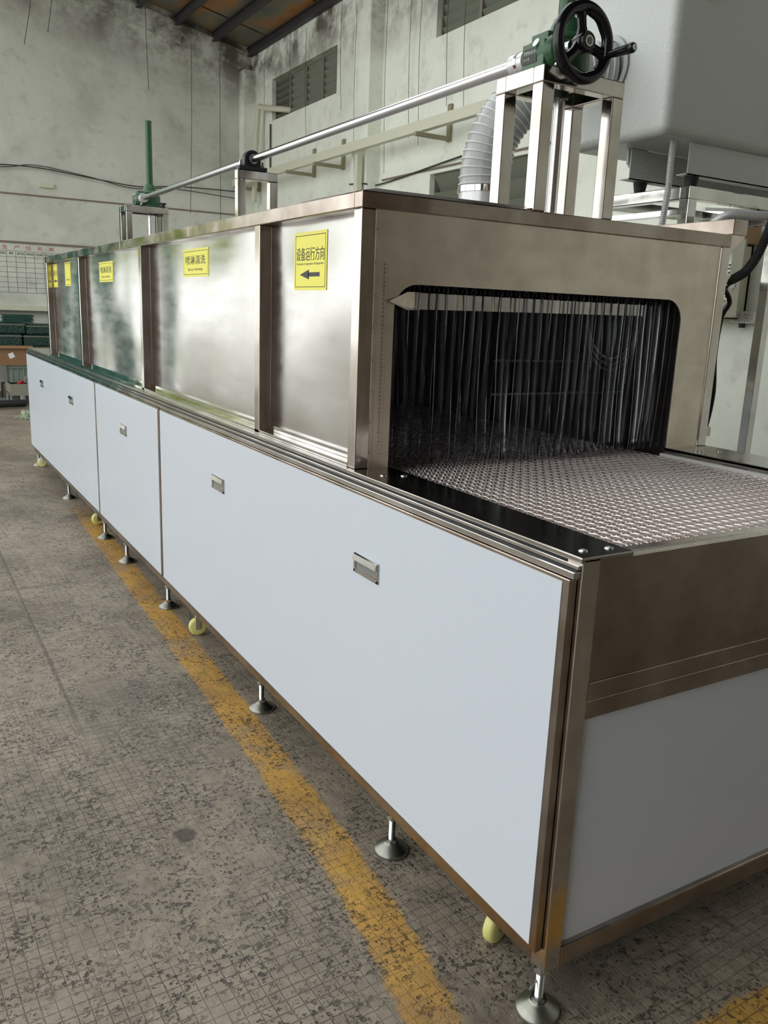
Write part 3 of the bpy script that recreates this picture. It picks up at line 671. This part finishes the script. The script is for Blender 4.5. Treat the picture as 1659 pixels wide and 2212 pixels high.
part(MB().cyl((SX, 0.955, SZ), (SX, 0.969, SZ), 0.024), 'shaft_seal', 'black')
part(MB().cyl((SX, 0.80, SZ), (SX, 0.86, SZ), 0.013), 'input_shaft', 'zinc')
# pillow block on the middle stand
pbk = part(MB().box(0.517, 0.655, 2.925, 2.975, ZS, ZS+0.018).prism([(SX-0.040, 2.93, ZS+0.018), (SX+0.040, 2.93, ZS+0.018)] + [(SX+0.040*math.cos(a), 2.93, SZ+0.040*math.sin(a)) for a in [PI*i/14 for i in range(15)]], (0, 0.04, 0)), 'pillow_block_bearing', 'black_met', 'black bearing block', bevel=0.003)
MB().lathe((SX, 2.925, SZ), (0, 1, 0), [(0, 0.018), (0, 0.030), (0.05, 0.030), (0.05, 0.018)], 24).build('bearing_ring', 'black_gloss', pbk)
MB().lathe((SX, 2.918, SZ), (0, 1, 0), [(0, 0.0165), (0, 0.021), (0.06, 0.021)], 24).build('inner_race', 'zinc', pbk)
for x in (0.532, 0.642):
    MB().lathe((x, 2.95, ZS+0.018), (0, 0, 1), [(0, 0.010), (0.009, 0.010), (0.009, 0.006), (0.024, 0.006), (0.024, 0)], 6, False).build('bolt', 'zinc', pbk)
# small knob on the rear stand
part(MB().lathe((0.715, 4.86, ZS), (0, 0, 1), [(0, 0.012), (0.02, 0.012), (0.02, 0.022), (0.03, 0.022), (0.03, 0)], 14, False), 'fixing_bolt', 'black_met')
# hand wheel
WY = 0.772
wc = Vector((0.597, WY, 2.044))
def wheel_rim():
    n, k = 48, 12; vs = []; fs = []; R = 0.0815; r = 0.0140
    for i in range(n):
        a = 2*PI*i/n
        for j in range(k):
            b = 2*PI*j/k
            # scalloped inner side: flattens into facets
            rin = r*(1.0 + 0.28*max(0, -math.cos(b))*(0.6+0.4*math.cos(10*a)))
            rr = R + rin*math.cos(b)
            vs.append((wc.x+rr*math.cos(a), wc.y+r*1.05*math.sin(b), wc.z+rr*math.sin(a)))
    for i in range(n):
        for j in range(k): fs.append((i*k+j, i*k+(j+1) % k, ((i+1) % n)*k+(j+1) % k, ((i+1) % n)*k+j))
    return MB().add(vs, fs, True)
hw = part(wheel_rim(), 'hand_wheel', 'black_gloss', 'glossy black three-spoke hand wheel')
mb = MB().lathe(wc+Vector((0, 0.022, 0)), (0, -1, 0), [(0, 0), (0, 0.020), (0.012, 0.024), (0.038, 0.024), (0.042, 0.021), (0.042, 0.0)], 28); mb.build('hub', 'black_gloss', hw)
MB().lathe(wc+Vector((0, -0.020, 0)), (0, -1, 0), [(0, 0.0125), (0.002, 0.0125), (0.002, 0.0095), (0, 0.0095)], 24).build('hub_ring', 'brushed', hw)
MB().lathe(wc+Vector((0, -0.0201, 0)), (0, -1, 0), [(0, 0.0095), (0.0005, 0.0095), (0.0005, 0)], 20).build('shaft_end', 'inner', hw)
for a in (math.radians(100), math.radians(-12), math.radians(222)):
    u = Vector((math.cos(a), 0, math.sin(a))); v = Vector((-u.z, 0, u.x)); vs = []
    for t, hw_, th in ((0.016, 0.017, 0.010), (0.035, 0.0115, 0.008), (0.055, 0.0115, 0.008), (0.080, 0.020, 0.007)):
        c_ = wc + u*t
        vs += [c_+v*hw_+Vector((0, -th*0.3, 0)), c_+Vector((0, -th, 0)), c_-v*hw_+Vector((0, -th*0.3, 0)), c_-v*hw_+Vector((0, th, 0)), c_+v*hw_+Vector((0, th, 0))]
    fs = [(i*5+q, i*5+(q+1) % 5, (i+1)*5+(q+1) % 5, (i+1)*5+q) for i in range(3) for q in range(5)] + [(4, 3, 2, 1, 0), (15, 16, 17, 18, 19)]
    MB().add(vs, fs, False).build('spoke', 'black_gloss', hw, bevel=0.002)
hp = wc + Vector((0.080*math.cos(math.radians(-12)), -0.008, 0.080*math.sin(math.radians(-12))))
MB().lathe(hp, (0, -1, 0), [(0, 0), (0, 0.009), (0.004, 0.010), (0.012, 0.0085), (0.030, 0.0105), (0.070, 0.0125), (0.082, 0.0125), (0.087, 0.010), (0.088, 0.0055)], 24).build('crank_grip', 'black_gloss', hw)
MB().lathe(hp+Vector((0, -0.0872, 0)), (0, -1, 0), [(0, 0.0068), (0.002, 0.0068), (0.002, 0.004), (0.0005, 0.004), (0.0005, 0)], 16).build('grip_screw', 'brushed', hw)
# bracket tube at the back top corner
part(MB().box(W+0.024, W+0.092, 0.83, 1.29, 1.650, 1.697), 'cantilever_tube', 'tube', bevel=0.003)
part(MB().prism([(W, 0.835, 1.649), (W+0.092, 0.835, 1.649), (W, 0.835, 1.572)], (0, 0.004, 0)), 'gusset_plate', 'plate', 'triangular gusset')

# ------------------------------------------------------------------ exhaust hose, fan, support frame
path = bez([(1.07, 1.79, 1.85), (1.072, 1.787, 1.93), (1.095, 1.77, 2.04), (1.155, 1.735, 2.145), (1.26, 1.685, 2.235), (1.37, 1.64, 2.285), (1.478, 1.614, 2.30)], 14)
hose = empty('flexible_duct', 'fat ribbed grey flexible duct curving from hood top to fan box', 'duct')
MB().tube([tuple(p) for p in path], 0.092, 28, caps=False).build('hose_wall', 'hose', hose)
Lp = [0]
for a, b in zip(path, path[1:]): Lp.append(Lp[-1]+(b-a).length)
tot = Lp[-1]; pos = 0.012; k = 0
while pos < tot:
    i = max(j for j in range(len(Lp)) if Lp[j] <= pos); i = min(i, len(path)-2)
    t = (pos-Lp[i])/max(1e-6, Lp[i+1]-Lp[i]); c_ = path[i].lerp(path[i+1], t); d_ = (path[min(i+2, len(path)-1)]-path[max(i-1, 0)]).normalized()
    u = d_.orthogonal().normalized(); v = d_.cross(u); n = 28; kk = 6; vs = []
    for a in range(n):
        for b in range(kk):
            ang = 2*PI*a/n; q = 2*PI*b/kk; rad = 0.094+0.0035*math.cos(q)
            vs.append(c_ + (u*math.cos(ang)+v*math.sin(ang))*rad + d_*(0.0035*math.sin(q)+0.008*ang/(2*PI)*0))
    fs = [(a*kk+b, a*kk+(b+1) % kk, ((a+1) % n)*kk+(b+1) % kk, ((a+1) % n)*kk+b) for a in range(n) for b in range(kk)]
    MB().add(vs, fs, True).build('spiral_rib', 'rib', hose); pos += 0.026; k += 1
MB().lathe((1.07, 1.79, HZ), (0, 0, 1), [(0, 0.093), (0.20, 0.093)], 32).build('collar', 'conduit', hose, 'plain grey metal collar')
MB().lathe((1.07, 1.79, HZ+0.185), (0, 0, 1), [(0, 0.0945), (0, 0.098), (0.022, 0.098), (0.022, 0.0945)], 32).build('hose_clamp', 'mirror', hose)
MB().lathe((1.478, 1.614, 2.30), (-1, 0, 0), [(0, 0.112), (0.006, 0.112), (0.006, 0.094)], 32).build('port_flange', 'hose', hose)
fan = empty('fan_box', 'large grey hammered-paint fan box hanging over the machine corner', 'fan')
fx, fy, fz = 1.485, 1.30, 2.03
o = MB().box(fx, fx+1.5, fy, fy+0.50, fz, fz+0.95).build('housing', 'fan', fan); b = o.modifiers.new('b', 'BEVEL'); b.width = 0.035; b.segments = 5; b.limit_method = 'ANGLE'; b.harden_normals = True
for f in o.data.polygons: f.use_smooth = True
def channel(x0, y0, name='mounting_channel'):
    c_ = MB().prism([(x0, y0, fz-0.112), (x0, y0, fz-0.002), (x0+1.1, y0, fz-0.002), (x0+1.1, y0, fz-0.112)], (0, 0.004, 0)).prism([(x0, y0, fz-0.112), (x0+1.1, y0, fz-0.112), (x0+1.1, y0, fz-0.108), (x0, y0, fz-0.108)], (0, 0.05, 0)).build(name, 'fan', fan); return c_
channel(1.665, 1.335); channel(1.60, 1.56)
MB().prism([(1.665, 1.575, fz-0.112), (1.60, 1.575, fz-0.05), (1.60, 1.575, fz), (1.70, 1.575, fz), (1.75, 1.575, fz-0.112)], (0, 0.01, 0)).build('chamfer_bracket', 'fan', fan)
MB().box(fx+0.115, fx+0.160, fy-0.012, fy, fz+0.455, fz+0.54).build('latch_clip', 'conduit', fan, 'small grey metal clip', bevel=0.002)
for (x, y) in ((1.72, 1.36), (2.5, 1.36), (1.70, 1.595), (2.5, 1.595)):
    MB().lathe((x, y, fz-0.155), (0, 0, 1), [(0, 0), (0, 0.020), (0.042, 0.028), (0.042, 0)], 20).build('rubber_foot', 'black', fan)
    MB().lathe((x, y-0.012, fz-0.108), (0, 0, 1), [(0, 0.009), (0.008, 0.009), (0.008, 0.005), (0.022, 0.005), (0.022, 0)], 6, False).build('bolt', 'zinc', fan)
sf = empty('fan_support_frame', 'square-tube stainless frame carrying the grey fan box behind the machine', 'frame')
zt = fz-0.156; t = 0.045; ax, ay = 1.650, 1.30; bx, by = 2.605, 1.80
for (x, y) in ((ax, ay), (bx-t, ay), (ax, by-t), (bx-t, 1.575)):
    MB().box(x, x+t, y, y+t, FZ, zt-t).build('leg', 'mirror', sf, bevel=0.003)
for (a, b, c_, d_) in ((ax, bx, ay, ay+t), (ax, bx, by-t, by), (ax, ax+t, ay+t, by-t), (bx-t, bx, ay+t, by-t)):
    MB().box(a, b, c_, d_, zt-t, zt).build('top_beam', 'mirror', sf, bevel=0.003)
MB().box(ax+t, bx-t, by-t, by, 1.55, 1.59).build('brace', 'mirror', sf); MB().box(ax, ax+t, ay+t, by-t, 1.775, 1.795).build('brace', 'mirror', sf)
# blue sheet and wire mesh above the fan box
tb = MB().box(1.95, 2.9, 1.45, 1.75, fz+0.951, fz+0.99).build('blue_tray', 'bluetarp'); tag(tb, 'blue tray lying on top of grey fan box', 'tray')
def coil(pts, r, name, mat, label, cat, nn=10, step=0.008, ribr=None):
    P = bez(pts, 30); L_ = [0]
    for a, b in zip(P, P[1:]): L_.append(L_[-1]+(b-a).length)
    N = int(L_[-1]/step*2); Q = []; R_ = []; j = 0
    for i in range(N+1):
        s_ = L_[-1]*i/N
        while j < len(P)-2 and L_[j+1] < s_: j += 1
        Q.append(P[j].lerp(P[j+1], (s_-L_[j])/max(1e-9, L_[j+1]-L_[j]))); R_.append(r if i % 2 else r*0.84)
    return tag(MB().tube(Q, r, nn, rs=R_).build(name, mat), label, cat)
coil([(1.60, 1.36, 2.03), (1.60, 1.36, 1.95), (1.595, 1.355, 1.85), (1.58, 1.35, 1.75), (1.56, 1.34, 1.60)], 0.0125, 'metal_conduit', 'conduit', 'shiny ribbed metal conduit dropping straight from under the fan box', 'conduit', 12)
coil([(1.60, 1.20, 1.60), (1.63, 1.195, 1.70), (1.72, 1.18, 1.765), (1.85, 1.16, 1.775), (2.0, 1.15, 1.79), (2.3, 1.1, 1.86)], 0.017, 'metal_conduit', 'conduit', 'grey ribbed metal conduit arching right above the hood corner', 'conduit', 12)
coil([(2.55, 1.298, 2.20), (2.35, 1.10, 2.17), (1.95, 0.90, 2.10), (1.65, 0.86, 1.97), (1.56, 0.86, 1.76), (1.505, 0.86, 1.625), (1.45, 0.86, 1.555), (1.40, 0.86, 1.527), (1.365, 0.87, 1.505), (1.352, 0.88, 1.44), (1.352, 0.88, 1.30), (1.350, 0.88, 1.10), (1.345, 0.88, 1.01)], 0.0155, 'corrugated_hose', 'black', 'thick black corrugated hose bending down the hood\'s far side', 'hose', 12)
tag(MB().tube([tuple(p) for p in bez([(1.30, 0.95, 1.53), (1.42, 0.95, 1.52), (1.50, 0.95, 1.46), (1.47, 0.95, 1.40), (1.462, 0.95, 1.28), (1.478, 0.95, 1.14), (1.45, 0.95, 1.0), (1.40, 0.95, 0.97), (1.33, 0.95, 0.97)], 10)], 0.008, 10).build('power_cable', 'black'), 'thin black cable hanging beside the corrugated hose', 'cable')
cl = MB().box(1.335, 1.372, 0.858, 0.866, 1.50, 1.535).box(1.335, 1.372, 0.858, 0.866, 1.02, 1.05).build('hose_bracket', 'plate', mc)
# ------------------------------------------------------------------ side wall fittings
tr_ = empty('cable_tray', 'cream painted cable trunking running along the side wall on brackets', 'cable tray')
MB().box(EX-0.34, EX-0.27, 5.0, 11.9, 3.135, 3.235).build('trunking', 'cream', tr_)
mbx = []
for y in (11.6, 9.69, 8.86, 6.56, 5.4):
    o = MB().box(EX-0.42, EX-0.001, y-0.02, y+0.02, 3.075, 3.115).build('bracket', 'bracket', tr_, bevel=0.002)
    MB().box(EX-0.03, EX-0.001, y-0.03, y+0.03, 3.07, 3.42).build('bracket_upright', 'bracket', o)
MB().box(EX-0.27, EX-0.205, 8.02, 8.10, 1.9, 3.12).build('drop_trunking', 'cream', tr_)
tag(MB().tube([tuple(p) for p in bez([(EX-0.12, 11.55, 2.9), (EX-0.12, 11.50, 3.5), (EX-0.12, 11.40, 4.12), (EX-0.12, 11.33, 4.19), (EX-0.10, 11.2, 4.16), (EX-0.0, 10.75, 4.08), (EX+0.2, 10.6, 4.05)], 10)], 0.04, 12).build('flue_pipe', 'cream'), 'rusty cream bent pipe leaving through the far louver window', 'pipe')
tag(MB().cyl((EX-0.02, 11.17, 3.95), (EX-0.02, 11.17, 3.05), 0.012, 8).build('wall_conduit', 'ink_wire'), 'thin dark conduit under the far louver window corner', 'conduit')
def wirething(pts, r, label, name='hanging_wire', group=None):
    return tag(MB().tube([tuple(p) for p in bez(pts, 8)], r, 5).build(name, 'ink_wire'), label, 'wire', group)
yw = FY-0.06
wirething([(-1, yw, 3.0), (0.5, yw, 3.09), (1.1, yw, 3.10), (1.8, yw, 3.04), (2.4, yw, 3.0), (3.0, yw, 3.06), (3.9, yw, 3.08)], 0.008, 'dark cable sagging across the far wall, upper of two', 'wall_cable')
wirething([(-1, yw, 3.03), (0.5, yw, 3.06), (1.0, yw, 3.13), (1.7, yw, 3.06), (2.3, yw, 2.97), (2.9, yw, 3.02), (3.9, yw, 2.98)], 0.006, 'dark cable sagging across the far wall, lower of two', 'wall_cable')
wirething([(EX-0.185, 8.36, 2.83), (EX-0.185, 7.99, 2.80), (EX-0.03, 7.9, 2.80), (EX-0.03, 6.3, 2.90)], 0.009, 'dark cable wrapped round the wall pillar near the trunking', 'wall_cable')
for (x, z0_, z1_, dx_, wh) in ((2.55, 4.3, 5.35, .02, 'hanging right of the green tube'), (3.2, 2.7, 5.0, -.05, 'second from the room corner'), (3.62, 1.9, 4.95, .0, 'nearest the room corner'), (1.1, 4.6, 5.65, -.15, 'leftmost at the top edge'), (1.35, 4.8, 5.6, -.1, 'second from the left at the top')):
    wirething([(x, FY-0.10, z1_), (x+dx_*0.3, FY-0.1, (z0_+z1_)/2), (x+dx_, FY-0.10, z0_)], 0.004, 'thin dangling strand at the far wall, ' + wh, group='strands dangling at the far wall')
for (y, z0_, z1_, wh) in ((11.3, 3.3, 4.9, 'left of the far louver window'), (10.4, 4.3, 4.95, 'over the left half of the far louver window'), (9.9, 3.6, 4.9, 'over the middle of the far louver window'), (8.9, 3.75, 4.95, 'between far louver window and pillar'), (7.8, 2.9, 4.9, 'just right of the wall pillar'), (7.3, 3.2, 4.9, 'left one of the pair before the near window'), (7.1, 3.1, 4.9, 'right one of the pair before the near window'), (6.6, 3.4, 4.9, 'crossing the left part of the near window'), (6.3, 3.3, 4.9, 'crossing the middle of the near window'), (8.22, 2.9, 4.7, 'in front of the wall pillar')):
    xo = EX-(0.06 if y != 8.22 else 0.22)
    wirething([(xo, y, z1_), (xo+0.01, y+0.04, (z0_+z1_)/2), (xo, y-0.03, z0_)], 0.0028, 'thin dangling strand on the side wall, ' + wh, group='strands dangling at the side wall')
sk = empty('wall_outlet', 'small socket on a sooty patch of the far wall', 'socket')
MB().box(1.05, 1.24, FY-0.04, FY, 2.86, 2.92).build('outlet_box', 'cream', sk)
# production board
bd = empty('task_board', 'white production task board with red heading on the far wall', 'board')
bpn = MB().box(-0.9, 2.9, FY-0.03, FY, 1.20, 2.11).build('board_panel', 'wall_far', bd)
MB().box(-0.9, 2.9, FY-0.05, FY, 2.10, 2.125).build('frame_top', 'wall_back', bd); MB().box(-0.9, 2.9, FY-0.09, FY, 1.19, 1.265).build('chalk_ledge', 'cream', bd); MB().box(-0.9, 2.9, FY-0.10, FY, 1.185, 1.20).build('ledge_edge', 'dark_wood', bd)
yb_ = FY-0.032; R, U = (1, 0, 0), (0, 0, 1)
text_mesh([(ch, (0.525+0.150*i, yb_, 2.015), R, U, 0.078, 0.055) for i, ch in enumerate('生产任务表')], 'heading', 'redink', bd)
heads = ['主机装配', '槽体', '超声装配', '管路装配', '传动装配', '整机装配']
text_mesh([(hd, (0.475+0.1195*i + (0.02 if len(hd) == 2 else 0), yb_, 1.947), R, U, 0.055 if len(hd) == 2 else 0.095, 0.03) for i, hd in enumerate(heads)], 'column_titles', 'ink', bd)
mb = MB()
def gl_(a, b, c_, d_): mb.add([(a, yb_, c_), (b, yb_, c_), (b, yb_, d_), (a, yb_, d_)], [(0, 1, 2, 3)])
for k in range(20):
    x = -0.14+0.1195*k; gl_(x-0.0022, x+0.0022, 1.44, 1.995)
for z in (1.995, 1.915, 1.847, 1.780, 1.712, 1.644, 1.576, 1.508, 1.440): gl_(-0.85, 2.2, z-0.002, z+0.002)
mb.build('table_grid', 'greyink', bd)

# fluorescent lamp and electrical things on the side wall near the belt end
lp = empty('tube_lamp', 'lit fluorescent tube lamp seen behind the hood\'s far top corner', 'lamp')
MB().cyl((3.60, 2.48, 2.018), (3.36, 2.63, 2.018), 0.016, 12).build('tube', 'lamp', lp); MB().obox((3.48, 2.555, 2.045), (-0.14, 0.088, 0), (0.015, 0.024, 0), (0, 0, 0.010)).build('lamp_housing', 'white_plastic', lp)
MB().cyl((3.48, 2.555, 2.05), (3.48, 2.555, 5.1), 0.004, 6).build('hanging_rod', 'zinc', lp)
ec = empty('electrical_cabinet', 'olive grey electrical cabinet with open door showing breakers', 'cabinet')
ey0, ey1, ez0, ez1 = 2.86, 3.55, 1.42, 1.905
MB().box(EX-0.02, EX, ey0, ey1, ez0, ez1).box(EX-0.2, EX, ey0, ey0+0.008, ez0, ez1).box(EX-0.2, EX, ey1-0.008, ey1, ez0, ez1).box(EX-0.2, EX, ey0, ey1, ez1-0.008, ez1).box(EX-0.2, EX, ey0, ey1, ez0, ez0+0.008).build('casing', 'cream', ec)
MB().obox((EX-0.24, ey0-0.075, (ez0+ez1)/2+0.015), (0.045, 0.078, 0), (-0.006, 0.003, 0), (0, 0, (ez1-ez0)/2)).build('door', 'sheet_door', ec)
MB().cyl((EX-0.262, ey0-0.07, 1.63), (EX-0.25, ey0-0.07, 1.63), 0.018).build('lock', 'black_met', ec)
for zz in (1.76, 1.71, 1.60, 1.55):
    for k in range(6):
        y = ey0+0.02+k*0.052
        MB().box(EX-0.09, EX-0.02, y, y+0.044, zz, zz+0.036).build('breaker', 'white_plastic', ec)
        if k % 2: MB().box(EX-0.1, EX-0.09, y+0.012, y+0.03, zz+0.01, zz+0.024).build('breaker_switch', 'ink', ec)
for k in range(5):
    MB().tube([tuple(p) for p in bez([(EX-0.08, ey0+0.04+0.04*k, 1.55), (EX-0.1, ey0+0.05+0.05*k, 1.50), (EX-0.09, ey0+0.10+0.03*k, 1.44)], 6)], 0.004, 6).build('wire', ['black', 'blue', 'black', 'red', 'bin_green'][k], ec)
so = empty('socket_box', 'white double socket box under the electrical cabinet door', 'socket')
o = MB().box(EX-0.07, EX-0.01, 2.74, 2.93, 1.395, 1.475).build('box_body', 'white_plastic', so, bevel=0.003)
mb = MB()
for yy in (2.79, 2.86): 
    for q in (-0.012, 0.012): mb.box(EX-0.072, EX-0.069, yy+q-0.002, yy+q+0.002, 1.448, 1.458)
    mb.box(EX-0.072, EX-0.069, yy-0.002, yy+0.002, 1.424, 1.434).box(EX-0.072, EX-0.069, yy-0.014, yy-0.010, 1.408, 1.415).box(EX-0.072, EX-0.069, yy+0.010, yy+0.014, 1.408, 1.415)
mb.build('socket_slots', 'ink', so)
MB().box(EX-0.05, EX-0.02, 2.83, 2.86, 1.365, 1.395).build('cable_gland', 'black', so)
cbx = empty('carton', 'small white and orange carton on top of the electrical cabinet', 'box')
MB().box(EX-0.21, EX-0.03, 2.80, 3.02, 1.907, 2.045).build('carton_body', 'cardboard', cbx, bevel=0.002)
MB().box(EX-0.212, EX-0.209, 2.82, 2.90, 1.915, 2.0).build('orange_print', 'orange', cbx); MB().box(EX-0.2125, EX-0.209, 2.80, 2.835, 1.935, 2.0).build('address_label', 'paper', cbx)

# ------------------------------------------------------------------ clutter at the far wall
rk = empty('storage_rack', 'low dark rack against the far wall holding canvas bundles', 'rack')
MB().box(-0.9, 1.3, 11.05, 11.75, 0.72, 0.75).build('shelf', 'dark_wood', rk)
for x in (-0.9, 1.25):
    for y in (11.05, 11.70): MB().box(x, x+0.05, y, y+0.05, FZ, 0.72).build('leg', 'grey_metal', rk)
def bundle(x0, x1, y0, y1, z0_, z1_, label):
    o = MB().box(x0, x1, y0, y1, z0_, z1_).build('canvas_bundle', 'tarp', bevel=0.02); tag(o, label, 'bundle')
    MB().box(x0-0.004, x1+0.004, y0-0.006, y0, z1_-0.028, z1_-0.018).build('seam_cord', 'sheet_door', o)
bundle(0.62, 1.08, 11.1, 11.7, 0.75, 0.90, 'lower dark green canvas bundle on the right of the rack')
bundle(-0.2, 0.60, 11.1, 11.7, 0.75, 0.905, 'lower dark green canvas bundle on the left of the rack')
bundle(0.66, 1.12, 11.12, 11.7, 0.905, 1.035, 'upper dark green canvas bundle on the right of the rack')
bundle(-0.2, 0.65, 11.12, 11.7, 0.91, 1.05, 'upper dark green canvas bundle on the left of the rack')
nt = empty('net_stack', 'stack of folded green netting mats on top of the canvas bundles', 'netting')
for k in range(7):
    MB().box(0.40+0.008*(k % 3), 0.78-0.01*((k+1) % 3), 11.2, 11.5, 1.052+k*0.015, 1.063+k*0.015).build('net_mat', 'net' if k % 2 else 'tarp', nt)
gc0 = empty('grey_crate', 'grey-green plastic crate with ribbed sides under the cardboard box', 'crate')
MB().box(0.38, 0.80, 10.75, 10.77, 0.30, 0.52).box(0.38, 0.40, 10.77, 11.0, 0.30, 0.52).box(0.78, 0.80, 10.77, 11.0, 0.30, 0.52).box(0.38, 0.80, 10.75, 11.0, 0.30, 0.31).build('crate_body', 'grey_crate', gc0)
for k in range(6): MB().box(0.40+0.07*k, 0.415+0.07*k, 10.735, 10.75, 0.31, 0.50).build('crate_rib', 'grey_crate', gc0)
MB().box(0.37, 0.81, 10.73, 10.75, 0.49, 0.52).build('crate_rim', 'grey_crate', gc0)
tag(MB().box(0.30, 0.95, 10.74, 11.04, FZ, 0.295).build('wooden_block', 'dark_wood', bevel=0.01), 'dark wooden block beneath the grey-green crate', 'block')
cbx = empty('cardboard_box', 'open brown cardboard box with white diamond label', 'box')
MB().box(-0.30, 0.67, 10.70, 11.02, 0.53, 0.745).build('box_body', 'cardboard', cbx, bevel=0.004)
MB().obox((0.185, 10.69, 0.762), (0.485, 0, 0), (0, -0.03, -0.015), (0, 0.001, 0.002)).build('box_flap', 'cardboard', cbx)
MB().obox((0.41, 10.698, 0.655), (0.030, 0, 0.012), (0, 0.0015, 0), (-0.012, 0, 0.030)).build('diamond_label', 'paper', cbx)
gbn = tag(MB().lathe((0.12, 10.90, FZ), (0, 0, 1), [(0, 0.0), (0, 0.13), (0.44, 0.15)], 20).build('green_bin', 'bin_green'), 'green plastic bin with blue lid left of the grey-green crate', 'bin')
cr = empty('low_cart', 'low grey metal parts cart near the far wall', 'cart')
MB().box(0.31, 0.75, 10.20, 10.65, 0.215, 0.225).box(0.31, 0.75, 10.19, 10.20, 0.20, 0.34).box(0.31, 0.32, 10.2, 10.65, 0.20, 0.34).build('tray', 'sheet_door', cr)
for (x, y) in ((0.33, 10.25), (0.70, 10.25), (0.33, 10.6), (0.70, 10.6)): MB().cyl((x, y, FZ), (x, y, 0.215), 0.018, 10).build('leg', 'pvc', cr)
tag(MB().cyl((0.45, 10.17, FZ), (0.45, 10.17, 0.20), 0.032, 16).build('pipe_stub', 'pvc'), 'short grey-green upright pipe in front of the low cart', 'pipe')
tag(MB().lathe((0.535, 10.30, 0.385), (0, -1, 0), [(0, 0.036), (0.05, 0.036), (0.05, 0.046), (0, 0.046), (0, 0.036)], 20).build('pipe_ring', 'pvc'), 'grey pipe ring resting on the low cart', 'ring')
for k, (x, z, lab_) in enumerate(((0.40, 0.325, 'leftmost'), (0.435, 0.345, 'second from the left'), (0.48, 0.325, 'rightmost beside the ring'), (0.462, 0.362, 'topmost'))):
    tag(MB().sphere((x, 10.28+0.01*k, z), 0.022, 6, (1.2, 1, 0.8)).build('red_cap', 'red'), 'small red cap on the low cart, ' + lab_, 'cap', 'red caps on the low cart')
tag(MB().box(0.34, 0.72, 10.22, 10.6, 0.226, 0.30).build('parts_tray', 'orange'), 'orange tray lying inside the low cart', 'tray')
tag(MB().box(0.05, 0.62, 10.62, 10.66, 0.09, 0.13).build('dark_beam', 'grey_metal'), 'dark bar lying under the low cart', 'bar')
MB().lathe((0.12, 10.90, 0.515), (0, 0, 1), [(0, 0.155), (0.012, 0.155), (0.013, 0)], 20).build('lid', 'blue', gbn, 'blue lid')
tag(MB().tube([(-0.6, 9.72, FZ+0.062), (-0.1, 9.80, FZ+0.06), (0.44, 9.95, FZ+0.055)], 0.045, 14).build('rubber_roll', 'black'), 'long black rubber roll on the floor before the cart', 'roll')
tag(MB().tube([(-0.6, 10.08, FZ+0.03), (0.30, 10.12, FZ+0.03)], 0.03, 10).build('black_pipe', 'black'), 'thin black pipe on the floor behind the rubber roll', 'pipe')
for k, (x, y, z, lab) in enumerate(((0.44, 9.45, 0.032, 'left'), (0.52, 9.42, 0.032, 'middle'), (0.60, 9.50, 0.032, 'right'))):
    tag(MB().lathe((x, y, FZ+z), (0.18, 1, 0.0), [(0, 0.024), (0, 0.032), (0.7, 0.032), (0.7, 0.024), (0.0, 0.024)], 14).build('grey_pipe', 'pvc'), 'grey pipe lying on the floor beyond the machine end, %s of three' % lab, 'pipe')
random.seed(5); mb = MB()
for k in range(46):
    x, y = 0.34+random.gauss(0, 0.055), 8.95+random.gauss(0, 0.05); a = random.uniform(0, 6.3); r = random.uniform(0.03, 0.07)
    mb.tube([tuple(p) for p in bez([(x-r*math.cos(a), y-r*math.sin(a), FZ+0.008), (x, y, FZ+random.uniform(0.03, 0.09)), (x+r*math.cos(a), y+r*math.sin(a), FZ+0.008)], 4)], 0.006, 4)
o = tag(mb.build('strap_tangle', 'straw'), 'pale green tangle of straps on the floor by the machine end', 'straps'); o['kind'] = 'stuff'
# hedge beyond the open side, seen only as reflections
hb = MB(); random.seed(9)
for k in range(7):
    hb.sphere((-3.0-0.25*k+random.uniform(-.2, .2), 14.6+random.uniform(-.4, .4), random.uniform(2.3, 2.9)), random.uniform(0.35, 0.55), 6)
hb.cyl((-3.6, 14.6, FZ), (-3.6, 14.6, 2.4), 0.12)
o = tag(hb.build('tree', 'leaf'), 'yellow-green young tree outside beyond the open long side', 'tree'); o['kind'] = 'stuff'
